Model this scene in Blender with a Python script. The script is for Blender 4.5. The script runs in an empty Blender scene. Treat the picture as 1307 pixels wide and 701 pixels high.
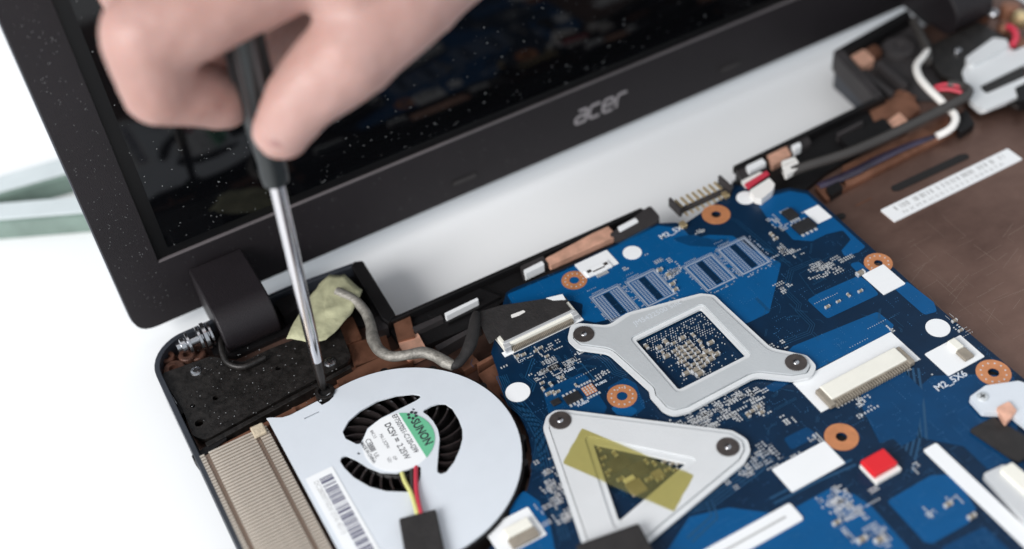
import bpy, bmesh, math, random
from mathutils import Vector, Matrix, noise
from mathutils.geometry import tessellate_polygon
random.seed(7)
R = math.radians
S = 0.001                                   # everything below is written in millimetres
scene = bpy.context.scene
col = scene.collection

# ------------------------------------------------------------------ camera
CR = Vector((0.87201976, -0.48155916, -0.08764881))     # camera right
CD = Vector((-0.39634841, -0.58963071, -0.70373544))    # camera down
CF = Vector((0.28720982, 0.64841067, -0.70503484))      # camera forward
FPX, CX, CY, DIST = 1623.8, 653.5, 350.5, 400.0
CAM = -DIST * CF
cd = bpy.data.cameras.new('camera')
cam = bpy.data.objects.new('camera', cd); col.objects.link(cam)
cd.sensor_width = 36; cd.lens = FPX / 1307 * 36
cd.clip_start = 0.005; cd.clip_end = 20
rot = Matrix((CR, -CD, -CF)).transposed()
cam.matrix_world = Matrix.Translation(CAM * S) @ rot.to_4x4()
cd.dof.use_dof = True; cd.dof.focus_distance = 0.374; cd.dof.aperture_fstop = 4.6; cd.dof.aperture_blades = 9
scene.camera = cam

# ------------------------------------------------------------------ light
world = bpy.data.worlds.new('World'); scene.world = world; world.use_nodes = True
bg = world.node_tree.nodes['Background']
bg.inputs['Color'].default_value = (0.86, 0.93, 1.0, 1); bg.inputs['Strength'].default_value = 0.68
def area(name, loc, target, size, power, color):
    l = bpy.data.lights.new(name, 'AREA'); l.shape = 'RECTANGLE'; l.size, l.size_y = size; l.energy = power; l.color = color
    o = bpy.data.objects.new(name, l); col.objects.link(o); o.location = loc
    o.rotation_euler = (Vector(target) - Vector(loc)).to_track_quat('-Z', 'Y').to_euler()
    return o
area('window_light', (-1.9, -0.75, 1.3), (0, 0.02, 0), (1.3, 1.2), 72, (1.0, 0.985, 0.97))
area('overhead_fill', (0.5, 0.0, 1.9), (0, 0, 0), (1.2, 1.2), 3, (1.0, 0.97, 0.94))  # weak added overhead fill, no known fixture behind it
scene.view_settings.view_transform = 'Standard'; scene.view_settings.look = 'None'
scene.view_settings.exposure = 0.0; scene.view_settings.gamma = 1

# ------------------------------------------------------------------ helpers
def at(x, y, z=0.0):
    """point of the plane z (mm) seen at a photograph pixel"""
    r = CF + CR * ((x - CX) / FPX) + CD * ((y - CY) / FPX)
    return CAM + r * ((z - CAM.z) / r.z)
def deep(x, y, d):
    """point at a pixel and at depth d (mm) along the optical axis"""
    return CAM + (CF + CR * ((x - CX) / FPX) + CD * ((y - CY) / FPX)) * d
def pl(pts, z=0.0):
    return [(at(x, y, z).x, at(x, y, z).y) for x, y in pts]
def rect(l, r, z=0.0):
    """axis-aligned world rectangle from the pixels of its image-left and image-right corners"""
    a, b = at(l[0], l[1], z), at(r[0], r[1], z)
    return a.x, b.x, b.y, a.y
def rpoly(x0, x1, y0, y1, r=0.0, n=4):
    if r <= 0: return [(x0, y0), (x1, y0), (x1, y1), (x0, y1)]
    out = []
    for cx, cy, a in ((x1-r, y0+r, -90), (x1-r, y1-r, 0), (x0+r, y1-r, 90), (x0+r, y0+r, 180)):
        for k in range(n+1):
            t = R(a + 90*k/n); out.append((cx + r*math.cos(t), cy + r*math.sin(t)))
    return out
def rounded(poly, rad, n=5):
    """round the corners of a polygon; rad is a number or a list"""
    out = []; N = len(poly)
    for i in range(N):
        p = Vector(poly[i]).to_2d(); a = Vector(poly[i-1]).to_2d(); b = Vector(poly[(i+1) % N]).to_2d()
        r = rad[i] if isinstance(rad, (list, tuple)) else rad
        u = (a-p); v = (b-p); lu, lv = u.length, v.length
        if r <= 0 or lu < 1e-6 or lv < 1e-6: out.append(tuple(p)); continue
        u /= lu; v /= lv
        c = max(-0.999, min(0.999, u.dot(v))); half = math.acos(c)/2
        t = min(r/math.tan(half), lu*0.48, lv*0.48)
        for k in range(n+1):
            s = k/n; q = p + u*t*(1-s)**2 + v*t*s**2
            out.append(tuple(q))
    return out
def circ(cx, cy, r, n=32, a0=0, a1=360):
    full = abs(a1-a0) >= 359.9
    return [(cx + r*math.cos(R(a0+(a1-a0)*k/(n if full else n-1))), cy + r*math.sin(R(a0+(a1-a0)*k/(n if full else n-1)))) for k in range(n)]
def offset_poly(poly, d):
    """inset (d>0) of a counter-clockwise polygon"""
    N = len(poly); out = []
    for i in range(N):
        p = Vector(poly[i]).to_2d(); a = Vector(poly[i-1]).to_2d(); b = Vector(poly[(i+1) % N]).to_2d()
        e1 = (p-a); e2 = (b-p)
        if e1.length < 1e-7 or e2.length < 1e-7: out.append(tuple(p)); continue
        e1.normalize(); e2.normalize()
        n1 = Vector((-e1.y, e1.x)); n2 = Vector((-e2.y, e2.x)); n = n1+n2
        if n.length < 1e-4: out.append(tuple(p+n1*d)); continue
        n.normalize(); k = d/max(0.35, n.dot(n1)); out.append(tuple(p+n*k))
    return out
def area2(p):
    return sum(p[i-1][0]*p[i][1]-p[i][0]*p[i-1][1] for i in range(len(p)))
def ccw(p): return p if area2(p) > 0 else p[::-1]

def inside(x, y, poly):
    c = False; j = len(poly)-1
    for i in range(len(poly)):
        if (poly[i][1] > y) != (poly[j][1] > y) and x < (poly[j][0]-poly[i][0])*(y-poly[i][1])/(poly[j][1]-poly[i][1])+poly[i][0]: c = not c
        j = i
    return c
ORG = {}
class MB:
    def __init__(self): self.v = []; self.f = []; self.m = []
    def add(self, vs, fs, m=0):
        o = len(self.v); self.v += [tuple(v) for v in vs]
        for f in fs: self.f.append(tuple(i+o for i in f)); self.m.append(m)
        return self
    def box(self, x0, x1, y0, y1, z0, z1, m=0):
        v = [(x0,y0,z0),(x1,y0,z0),(x1,y1,z0),(x0,y1,z0),(x0,y0,z1),(x1,y0,z1),(x1,y1,z1),(x0,y1,z1)]
        return self.add(v, [(3,2,1,0),(4,5,6,7),(0,1,5,4),(1,2,6,5),(2,3,7,6),(3,0,4,7)], m)
    def prism(self, poly, z0, z1, holes=(), m=0):
        poly = ccw(list(poly)); holes = [ccw(list(h))[::-1] for h in holes]
        loops = [poly]+holes
        flat = [p for l in loops for p in l]; n = len(flat)
        vs = [(p[0],p[1],z0) for p in flat]+[(p[0],p[1],z1) for p in flat]
        fs = []
        if holes or len(poly) > 4:
            tris = tessellate_polygon([[Vector((p[0],p[1],0)) for p in l] for l in loops])
            for t in tris:
                a, b, c = t
                s = (flat[b][0]-flat[a][0])*(flat[c][1]-flat[a][1])-(flat[b][1]-flat[a][1])*(flat[c][0]-flat[a][0])
                if s < 0: b, c = c, b
                fs.append((a+n,b+n,c+n)); fs.append((c,b,a))
        else:
            k = len(poly); fs.append(tuple(range(n, n+k))); fs.append(tuple(range(k-1,-1,-1)))
        o = 0
        for l in loops:
            k = len(l)
            for i in range(k):
                j = (i+1) % k; fs.append((o+i, o+j, o+j+n, o+i+n))
            o += k
        return self.add(vs, fs, m)
    def cyl(self, cx, cy, r, z0, z1, n=24, r2=None, m=0):
        r2 = r if r2 is None else r2
        vs = [(cx+r*math.cos(2*math.pi*k/n), cy+r*math.sin(2*math.pi*k/n), z0) for k in range(n)]
        vs += [(cx+r2*math.cos(2*math.pi*k/n), cy+r2*math.sin(2*math.pi*k/n), z1) for k in range(n)]
        fs = [tuple(range(n-1,-1,-1)), tuple(range(n, 2*n))]+[(k,(k+1)%n,(k+1)%n+n,k+n) for k in range(n)]
        return self.add(vs, fs, m)
    def lathe(self, prof, c, axis=(0,0,1), n=32, m=0):
        """prof: (radius, distance along axis) from c"""
        c = Vector(c); ax = Vector(axis).normalized(); u = ax.orthogonal().normalized(); w = ax.cross(u)
        vs = []; fs = []
        for r, h in prof:
            for k in range(n):
                t = 2*math.pi*k/n; vs.append(c+ax*h+(u*math.cos(t)+w*math.sin(t))*r)
        for i in range(len(prof)-1):
            for k in range(n):
                j = (k+1) % n; fs.append((i*n+k, i*n+j, (i+1)*n+j, (i+1)*n+k))
        fs.append(tuple(range(n-1,-1,-1))); q = (len(prof)-1)*n; fs.append(tuple(range(q, q+n)))
        return self.add(vs, fs, m)
    def tube(self, pts, r, n=10, m=0, flat=1.0, sub=6):
        P = [Vector(p) for p in pts]; Q = []; RR = []
        rl = r if isinstance(r, (list, tuple)) else [r]*len(P)
        if len(P) > 2 and sub > 1:
            for i in range(len(P)-1):
                p0 = P[max(i-1,0)]; p1 = P[i]; p2 = P[i+1]; p3 = P[min(i+2,len(P)-1)]
                for k in range(sub):
                    t = k/sub
                    Q.append(0.5*((2*p1)+(p2-p0)*t+(2*p0-5*p1+4*p2-p3)*t*t+(3*p1-p0-3*p2+p3)*t**3)); RR.append(rl[i]+(rl[i+1]-rl[i])*t)
            Q.append(P[-1]); RR.append(rl[-1])
        else: Q = P; RR = rl
        vs = []; fs = []; up = Vector((0,0,1)); last = None
        for i, q in enumerate(Q):
            d = (Q[min(i+1,len(Q)-1)]-Q[max(i-1,0)]).normalized()
            s = d.cross(up)
            s = last if s.length < 1e-3 and last else (s.normalized() if s.length > 1e-3 else Vector((1,0,0)))
            last = s; w = s.cross(d)
            for k in range(n):
                t = 2*math.pi*k/n; vs.append(q+(s*math.cos(t)+w*math.sin(t)*flat)*RR[i])
        for i in range(len(Q)-1):
            for k in range(n):
                j = (k+1) % n; fs.append((i*n+k, i*n+j, (i+1)*n+j, (i+1)*n+k))
        fs.append(tuple(range(n-1,-1,-1))); o = (len(Q)-1)*n; fs.append(tuple(range(o, o+n)))
        return self.add(vs, fs, m)
    def ribbon(self, pts, w, z0, z1, m=0):
        """flat track along xy points"""
        P = [Vector(p).to_2d() for p in pts]; L = []; Rr = []
        for i, p in enumerate(P):
            d = (P[min(i+1,len(P)-1)]-P[max(i-1,0)])
            if d.length < 1e-6: d = Vector((1,0))
            d.normalize(); nn = Vector((-d.y,d.x))*w/2; L.append(p+nn); Rr.append(p-nn)
        for i in range(len(P)-1):
            a, b, c, d = Rr[i], Rr[i+1], L[i+1], L[i]
            v = [(a.x,a.y,z1),(b.x,b.y,z1),(c.x,c.y,z1),(d.x,d.y,z1)]
            self.add(v, [(0,1,2,3)], m)
        return self
    def mesh(self, name, mats, origin=(0,0,0), smooth=False):
        me = bpy.data.meshes.new(name)
        o = Vector(origin)
        me.from_pydata([tuple((Vector(v)-o)*S) for v in self.v], [], self.f)
        for mt in (mats if isinstance(mats, (list, tuple)) else [mats]): me.materials.append(mt)
        me.polygons.foreach_set('material_index', self.m)
        if smooth: me.polygons.foreach_set('use_smooth', [True]*len(me.polygons))
        me.update()
        if smooth: me.set_sharp_from_angle(angle=R(48))
        return me
    def build(self, name, mats, parent=None, bevel=0, smooth=False, seg=2, kind=None, label=None, origin=None, auto=None):
        o0 = ORG.get(parent, Vector((0,0,0))) if parent else Vector(origin or (0,0,0))
        me = self.mesh(name, mats, o0, smooth)
        o = bpy.data.objects.new(name, me); col.objects.link(o)
        if parent: o.parent = parent
        else: o.location = o0*S
        ORG[o] = o0
        if bevel:
            b = o.modifiers.new('bevel', 'BEVEL'); b.width = bevel*S; b.segments = seg; b.limit_method = 'ANGLE'; b.angle_limit = R(40)
            b.harden_normals = False
        if kind: o['kind'] = kind
        if label: o['label'] = label
        return o
def thing(name, label, cat, loc=(0,0,0), group=None, rotx=0):
    o = bpy.data.objects.new(name, None); col.objects.link(o); o.empty_display_size = 0.01
    o.location = Vector(loc)*S; o.rotation_euler = (rotx, 0, 0); ORG[o] = Vector(loc) if not rotx else Vector((0,0,0))
    o['label'] = label; o['category'] = cat
    if group: o['group'] = group
    return o
def tag(o, label, cat, group=None):
    o['label'] = label; o['category'] = cat
    if group: o['group'] = group
    return o
def share(src, parent, loc):
    """another piece with the mesh of src, moved by loc (mm)"""
    c = src.copy(); col.objects.link(c); c.parent = parent; c.location = src.location + Vector(loc)*S
    ORG[c] = ORG[src]
    return c
_font = {}
def textmb(s, size, pos, ang=0.0, xs=1.0, shear=0.0, bold=0.0, thick=0.02, mb=None, align='LEFT', m=0):
    """lettering laid on the plane z = pos[2]; ang in degrees about z"""
    cu = bpy.data.curves.new('lettering', 'FONT'); cu.body = s; cu.size = 1.0; cu.shear = shear; cu.offset = bold; cu.extrude = 0.0
    cu.align_x = align; cu.resolution_u = 3
    ob = bpy.data.objects.new('lettering', cu); col.objects.link(ob)
    dg = bpy.context.evaluated_depsgraph_get(); dg.update()
    me = bpy.data.meshes.new_from_object(ob.evaluated_get(dg))
    mb = mb or MB(); ca, sa = math.cos(R(ang)), math.sin(R(ang)); vs = []
    for v in me.vertices:
        x, y = v.co.x*size*xs, v.co.y*size
        vs.append((pos[0]+ca*x-sa*y, pos[1]+sa*x+ca*y, pos[2]+thick))
    mb.add(vs, [tuple(p.vertices) for p in me.polygons], m)
    bpy.data.objects.remove(ob); bpy.data.curves.remove(cu); bpy.data.meshes.remove(me)
    return mb

# ------------------------------------------------------------------ materials
def lin(r, g, b):
    f = lambda c: (c/255/12.92) if c/255 <= 0.04045 else ((c/255+0.055)/1.055)**2.4
    return (f(r), f(g), f(b), 1)
def mat(name, c, rough=0.5, metal=0.0, var=0.0, scale=60.0, bump=0.0, bscale=900.0, spec=0.5, coat=0.0, c2=None, alpha=None, trans=0.0, sss=0.0, rvar=0.0, stretch=None):
    m = bpy.data.materials.new(name); m.use_nodes = True; nt = m.node_tree; b = nt.nodes['Principled BSDF']; L = nt.links
    b.inputs['Base Color'].default_value = c; b.inputs['Roughness'].default_value = rough; b.inputs['Metallic'].default_value = metal
    b.inputs['Specular IOR Level'].default_value = spec; b.inputs['Coat Weight'].default_value = coat; b.inputs['Coat Roughness'].default_value = 0.12
    if trans: b.inputs['Transmission Weight'].default_value = trans
    if alpha is not None: b.inputs['Alpha'].default_value = alpha
    if sss:
        b.inputs['Subsurface Weight'].default_value = sss; b.inputs['Subsurface Radius'].default_value = (1.0, 0.35, 0.2); b.inputs['Subsurface Scale'].default_value = 0.008
    tc = nt.nodes.new('ShaderNodeTexCoord'); vec = tc.outputs['Object']
    if stretch:
        mp = nt.nodes.new('ShaderNodeMapping'); mp.inputs['Scale'].default_value = stretch; L.new(vec, mp.inputs['Vector']); vec = mp.outputs['Vector']
    if var or c2 or rvar:
        n = nt.nodes.new('ShaderNodeTexNoise'); n.inputs['Scale'].default_value = scale; n.inputs['Detail'].default_value = 6; n.inputs['Roughness'].default_value = 0.6
        L.new(vec, n.inputs['Vector'])
        rp = nt.nodes.new('ShaderNodeValToRGB'); rp.color_ramp.elements[0].position = 0.35; rp.color_ramp.elements[1].position = 0.68
        k1, k2 = 1-var, 1+var
        rp.color_ramp.elements[0].color = (c[0]*k1, c[1]*k1, c[2]*k1, 1)
        rp.color_ramp.elements[1].color = c2 or (min(1,c[0]*k2), min(1,c[1]*k2), min(1,c[2]*k2), 1)
        L.new(n.outputs['Fac'], rp.inputs['Fac']); L.new(rp.outputs['Color'], b.inputs['Base Color'])
        if rvar:
            mr = nt.nodes.new('ShaderNodeMapRange'); mr.inputs['To Min'].default_value = max(0.02, rough-rvar); mr.inputs['To Max'].default_value = min(1, rough+rvar)
            L.new(n.outputs['Fac'], mr.inputs['Value']); L.new(mr.outputs['Result'], b.inputs['Roughness'])
    if bump:
        n2 = nt.nodes.new('ShaderNodeTexNoise'); n2.inputs['Scale'].default_value = bscale; n2.inputs['Detail'].default_value = 4
        L.new(vec, n2.inputs['Vector'])
        bp = nt.nodes.new('ShaderNodeBump'); bp.inputs['Strength'].default_value = bump; bp.inputs['Distance'].default_value = 0.0004
        L.new(n2.outputs['Fac'], bp.inputs['Height']); L.new(bp.outputs['Normal'], b.inputs['Normal'])
    return m
m_table = mat('table_white', (0.88, 0.885, 0.89, 1), 0.42, var=0.012, scale=6, spec=0.4)
m_lid = mat('lid_plastic', (0.0125, 0.010, 0.012, 1), 0.5, var=0.12, scale=40, bump=0.35, bscale=2600, spec=0.33)
m_lidedge = mat('lid_edge', (0.05, 0.055, 0.07, 1), 0.4, var=0.1)
m_glint = mat('bezel_glint_grey', (0.13, 0.115, 0.12, 1), 0.32, var=0.1)  # lighter than the bezel plastic, colour of the painted edge highlight
m_glass = mat('screen_glass', (0.0022, 0.0024, 0.003, 1), 0.045, spec=0.36, rvar=0.02, scale=30)
m_panel = mat('panel_border', (0.004, 0.004, 0.0045, 1), 0.35, spec=0.3)
m_logo = mat('logo_silver', (0.36, 0.335, 0.345, 1), 0.4, metal=0.4)
m_dust = mat('dust', (0.32, 0.325, 0.33, 1), 0.9)
m_bplast = mat('black_plastic', (0.006, 0.0055, 0.006, 1), 0.5, var=0.25, scale=90, bump=0.3, bscale=1800, spec=0.28)
m_gplast = mat('grey_black_plastic', (0.035, 0.031, 0.032, 1), 0.55, var=0.2, scale=80, bump=0.3, bscale=1600, spec=0.4)
m_bmetal = mat('black_steel', (0.016, 0.014, 0.013, 1), 0.42, metal=0.25, var=0.5, scale=500, bump=0.25, bscale=1500, rvar=0.15)
m_copper = mat('copper_paint', (0.20, 0.085, 0.05, 1), 0.42, metal=0.55, var=0.35, scale=70, bump=0.35, bscale=700, c2=(0.34, 0.16, 0.10, 1), rvar=0.15)
m_copdark = mat('copper_paint_dark', (0.10, 0.045, 0.03, 1), 0.5, metal=0.4, var=0.6, scale=150, bump=0.6, bscale=600)
m_copfloor = mat('copper_floor', (0.145, 0.080, 0.062, 1), 0.40, metal=0.7, var=0.2, scale=22, bump=0.2, bscale=1500, c2=(0.235, 0.142, 0.112, 1), rvar=0.12, stretch=(1, 1.4, 1))
m_copbright = mat('copper_foil', (0.82, 0.46, 0.33, 1), 0.38, metal=0.35, var=0.2, scale=200, bump=0.5, bscale=500)
m_shell = mat('base_shell', (0.03, 0.034, 0.043, 1), 0.38, var=0.15, scale=60, spec=0.5)
m_pcb = mat('pcb_mask_dark', (0.0015, 0.017, 0.047, 1), 0.36, var=0.12, scale=120, spec=0.25, bump=0.05, bscale=1200)
m_pour = mat('pcb_mask_over_copper', (0.0012, 0.074, 0.215, 1), 0.38, var=0.05, scale=150, spec=0.22, bump=0.06, bscale=1400)
m_mid = mat('pcb_mask_mid', (0.0012, 0.042, 0.122, 1), 0.37, var=0.08, scale=150, spec=0.22)
m_trace = mat('pcb_trace', (0.006, 0.055, 0.13, 1), 0.36)
m_silk = mat('silkscreen_white', (0.62, 0.66, 0.72, 1), 0.6)
m_pad = mat('tinned_pad', (0.68, 0.69, 0.70, 1), 0.34, metal=0.45)
m_footp = mat('bare_pad_grey', (0.33, 0.38, 0.47, 1), 0.5, metal=0.2)
m_ring = mat('bare_copper_ring', (0.66, 0.27, 0.12, 1), 0.4, metal=0.45, var=0.1, scale=300)
m_hole = mat('hole_dark', (0.006, 0.005, 0.005, 1), 0.7)
m_chip = mat('chip_epoxy', (0.012, 0.012, 0.014, 1), 0.5, var=0.2, scale=300, bump=0.25, bscale=2500)
m_white = mat('white_label', (0.80, 0.81, 0.82, 1), 0.55, var=0.015, scale=60)
m_print = mat('label_print', (0.10, 0.10, 0.16, 1), 0.7)
m_printf = mat('label_print_faint', (0.42, 0.42, 0.42, 1), 0.7)
m_black_ink = mat('black_ink', (0.025, 0.025, 0.035, 1), 0.7)
m_green = mat('label_green', (0.13, 0.45, 0.26, 1), 0.55)
m_ivory = mat('ivory_nylon', (0.80, 0.78, 0.70, 1), 0.5, var=0.03, scale=150)
m_gold = mat('gold_pin', (0.75, 0.58, 0.32, 1), 0.3, metal=0.8)
m_cap = mat('ceramic_capacitor', (0.27, 0.235, 0.19, 1), 0.5, var=0.15, scale=300)
m_steel = mat('bright_steel', (0.55, 0.55, 0.57, 1), 0.22, metal=1.0, rvar=0.08, scale=200)
m_plate = mat('satin_plate', (0.68, 0.72, 0.77, 1), 0.45, metal=0.12, var=0.02, scale=90, bump=0.1, bscale=2600)
m_brk = mat('bracket_steel', (0.58, 0.605, 0.62, 1), 0.4, metal=0.30, var=0.035, scale=60, bump=0.12, bscale=1700, rvar=0.06)
m_brk2 = mat('bracket_steel_white', (0.71, 0.725, 0.735, 1), 0.42, metal=0.2, var=0.03, scale=60, bump=0.12, bscale=1700)
m_edge = mat('bracket_edge_highlight', (0.69, 0.705, 0.715, 1), 0.38, metal=0.1, var=0.04, scale=120, bump=0.1, bscale=1500)  # edge highlight put into the colour, lighter than the bracket steel
m_groove = mat('bracket_groove_shade', (0.16, 0.165, 0.17, 1), 0.6)  # groove shade put into the colour, darker than the bracket steel
m_rivet = mat('rivet_dark', (0.10, 0.085, 0.08, 1), 0.42, metal=0.6, var=0.2, scale=500)
m_fin = mat('fin_metal', (0.66, 0.59, 0.51, 1), 0.42, metal=0.45, var=0.14, scale=90, rvar=0.1)
m_fingap = mat('fin_gap', (0.22, 0.16, 0.125, 1), 0.6, metal=0.4)
m_foam = mat('foam_pad', (0.50, 0.42, 0.31, 1), 0.95, var=0.1, scale=700, bump=0.6, bscale=1500)
m_blade = mat('fan_blade', (0.022, 0.018, 0.018, 1), 0.2, var=0.2, spec=0.9)
def filter_mat(name, c, rough=0.25, gloss=0.08):
    m = bpy.data.materials.new(name); m.use_nodes = True; nt = m.node_tree; nt.nodes.clear(); L = nt.links
    out = nt.nodes.new('ShaderNodeOutputMaterial'); tr_ = nt.nodes.new('ShaderNodeBsdfTransparent'); tr_.inputs['Color'].default_value = c
    pb = nt.nodes.new('ShaderNodeBsdfPrincipled'); pb.inputs['Base Color'].default_value = (0.46, 0.42, 0.17, 1); pb.inputs['Roughness'].default_value = rough
    n = nt.nodes.new('ShaderNodeTexNoise'); n.inputs['Scale'].default_value = 220; tc = nt.nodes.new('ShaderNodeTexCoord'); L.new(tc.outputs['Object'], n.inputs['Vector'])
    mr = nt.nodes.new('ShaderNodeMapRange'); mr.inputs['To Min'].default_value = gloss*0.7; mr.inputs['To Max'].default_value = gloss*1.6; L.new(n.outputs['Fac'], mr.inputs['Value'])
    mx = nt.nodes.new('ShaderNodeMixShader'); L.new(mr.outputs['Result'], mx.inputs['Fac']); L.new(tr_.outputs[0], mx.inputs[1]); L.new(pb.outputs[0], mx.inputs[2]); L.new(mx.outputs[0], out.inputs['Surface'])
    return m
m_kapton = filter_mat('amber_tape', (0.74, 0.69, 0.40, 1), 0.3, 0.17)
m_masking = mat('masking_tape', (0.40, 0.395, 0.25, 1), 0.7, var=0.22, scale=160, bump=0.9, bscale=330)
m_clothtape = mat('black_cloth_tape', (0.017, 0.015, 0.015, 1), 0.72, var=0.25, scale=250, bump=0.5, bscale=1200)
m_cable = mat('grey_braid', (0.25, 0.235, 0.21, 1), 0.5, metal=0.3, var=0.35, scale=400, bump=0.7, bscale=1200)
m_rubber = mat('cable_dark', (0.042, 0.038, 0.036, 1), 0.5, var=0.1)
m_wwire = mat('wire_white', (0.78, 0.76, 0.73, 1), 0.45)
m_rwire = mat('wire_red', (0.55, 0.04, 0.07, 1), 0.4)
m_ywire = mat('wire_yellow', (0.62, 0.60, 0.22, 1), 0.45)
m_red = mat('red_switch', (0.68, 0.012, 0.02, 1), 0.45)
m_handle = mat('screwdriver_handle', (0.008, 0.011, 0.012, 1), 0.32)
m_shaft = mat('screwdriver_chrome', (0.62, 0.61, 0.63, 1), 0.16, metal=1.0)
m_tip = mat('screwdriver_tip_black', (0.05, 0.045, 0.043, 1), 0.35, metal=0.8)
m_skin = mat('skin', (0.365, 0.208, 0.176, 1), 0.48, var=0.0, scale=38, bump=0.5, bscale=420, sss=0.4, spec=0.4, c2=(0.45, 0.285, 0.255, 1))
m_nail = mat('nail', (0.34, 0.18, 0.165, 1), 0.5, sss=0.2, spec=0.3)
m_clear = mat('green_glass', (0.62, 0.74, 0.68, 1), 0.12, spec=0.6)

# ------------------------------------------------------------------ table
TZ = -16.0
t = MB().box(-1600, 1600, -1400, 1800, TZ-30, TZ).build('table', m_table); t['kind'] = 'structure'

# ------------------------------------------------------------------ lid
LY, LZ, LA = at(737, 185, -6).y, -6.0, R(85)
def onlid(x, y):
    n = Vector((0, -math.sin(LA), math.cos(LA))); o = Vector((0, LY, LZ))
    r = CF + CR*((x-CX)/FPX) + CD*((y-CY)/FPX); q = CAM + r*((o-CAM).dot(n)/r.dot(n)) - o
    return q.x, q.y*math.cos(LA)+q.z*math.sin(LA)
LX0, LX1, LH = -110.3, 238.9, 240.0
IX0, IX1, IY0, IY1 = -95.6, 224.2, 22.3, 224.0
laptop = thing('laptop', 'opened black laptop with dusty dark screen and bare copper coated base', 'laptop', (64, -90, TZ))
outer = rounded([(LX0, -1), (LX1, -1), (LX1, LH), (LX0, LH)], 7, 6)
lid = MB().prism(outer, -7.0, -1.6).build('lid', m_lidedge, None, bevel=1.2, seg=3, label='upright lid with a dusty dark screen and silver logo')
lid.parent = laptop; lid.location = (Vector((0, LY, LZ))-ORG[laptop])*S; lid.rotation_euler = (LA, 0, 0); ORG[lid] = Vector((0, 0, 0))
MB().prism(offset_poly(ccw(outer), 0.35), -1.5, 0.0, [rpoly(IX0, IX1, IY0, IY1)]).build('bezel', m_lid, lid, bevel=0.75, seg=3)
MB().box(IX0+0.1, IX1-0.1, IY0-0.3, IY0+0.35, -1.0, 0.07).build('bezel_glint', m_glint, lid, bevel=0.12)  # added grey strip painting the highlight on the bezel's lower inner edge
MB().box(IX0-0.6, IX1+0.6, IY0-0.6, IY1+0.6, -1.45, -1.1).build('screen_border', m_panel, lid)
MB().box(IX0+4.2, IX1-4.2, IY0+3.2, IY1-4.2, -1.05, -0.95).build('screen_panel', m_glass, lid)
for px in ((593, 229), (932, 85)):
    u, v = onlid(*px)
    MB().prism(rpoly(u-5.2, u+5.2, v-1.5, v+1.5, 1.5, 6), -0.05, 0.12, [rpoly(u-4.5, u+4.5, v-0.85, v+0.85, 0.85, 6)], 0).build('pad_seat', m_hole, lid)
    MB().prism(rpoly(u-4.4, u+4.4, v-0.75, v+0.75, 0.75, 6), -0.05, 0.35).build('rubber_pad', m_gplast, lid, bevel=0.25)
lu, lv = onlid(733, 159)
# the word mark: heavy slanted lowercase letters drawn as strokes
def stroke(mb, pts, w, z, sh, o, sx, sy):
    q = [(o[0]+(x+sh*y)*sx, o[1]+y*sy) for x, y in pts]
    P = [Vector(p) for p in q]; fine = []
    for i in range(len(P)-1):
        for k in range(4): fine.append(P[i].lerp(P[i+1], k/4))
    fine.append(P[-1])
    mb.tube([(p.x, p.y, z) for p in fine], w/2, n=8, flat=0.22, sub=1)
lg = MB(); sx, sy = 4.5, 4.9
A = [(1.0,0.95),(0.45,1.0),(0.30,0.95)]
letters = {
 'a': [[(0.28,0.98),(0.92,0.98),(1.02,0.86),(1.0,0.02)], [(1.0,0.56),(0.22,0.52),(0.08,0.36),(0.08,0.16),(0.22,0.02),(1.0,0.02)]],
 'c': [[(1.0,0.98),(0.28,0.98),(0.08,0.78),(0.08,0.22),(0.26,0.02),(1.0,0.02)]],
 'e': [[(0.08,0.5),(1.0,0.52),(1.0,0.80),(0.86,0.98),(0.28,0.98),(0.08,0.78),(0.08,0.22),(0.26,0.02),(0.98,0.02)]],
 'r': [[(0.08,0.0),(0.08,0.74),(0.26,0.98),(0.95,0.98)]]}
for i, ch in enumerate('acer'):
    for st in letters[ch]: stroke(lg, st, 1.08, 0.03, 0.25, (lu+i*1.24*sx, lv-0.3), sx, sy)
lg.build('logo', m_logo, lid, smooth=True)
du = MB()
for k in range(900):
    u = random.uniform(IX0+4, 130); v = random.uniform(IY0+3, 118); s = random.choice((0.05, 0.06, 0.06, 0.08, 0.08, 0.12)); a = random.random()*6.28
    l = s*random.choice((1, 1, 1, 2.5))
    c, w = math.cos(a), math.sin(a)
    du.add([(u+c*l-w*s, v+w*l+c*s, -0.9), (u-c*l-w*s, v-w*l+c*s, -0.9), (u-c*l+w*s, v-w*l-c*s, -0.9), (u+c*l+w*s, v+w*l-c*s, -0.9)], [(0,1,2,3)])
for k in range(320):
    u = random.uniform(LX0+2, IX0-1) if random.random() < 0.6 else random.uniform(LX0+4, 40); v = random.uniform(4, 118) if u < IX0-1 else random.uniform(2, 20)
    s = random.choice((0.05, 0.07, 0.09))
    du.add([(u+s, v+s, 0.04), (u-s, v+s, 0.04), (u-s, v-s, 0.04), (u+s, v-s, 0.04)], [(0,1,2,3)])
for k in range(14):
    u = random.uniform(IX0+5, 20); v = random.uniform(IY0+4, 80); a0 = random.uniform(0, 6.28)
    pts = [(u+0.9*math.cos(a0+q*0.35)*(1+0.1*q), v+0.9*math.sin(a0+q*0.35)) for q in range(6)]
    du.ribbon(pts, 0.09, 0, -0.88)
du.build('dust_specks', m_dust, lid, kind='stuff')
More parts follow.
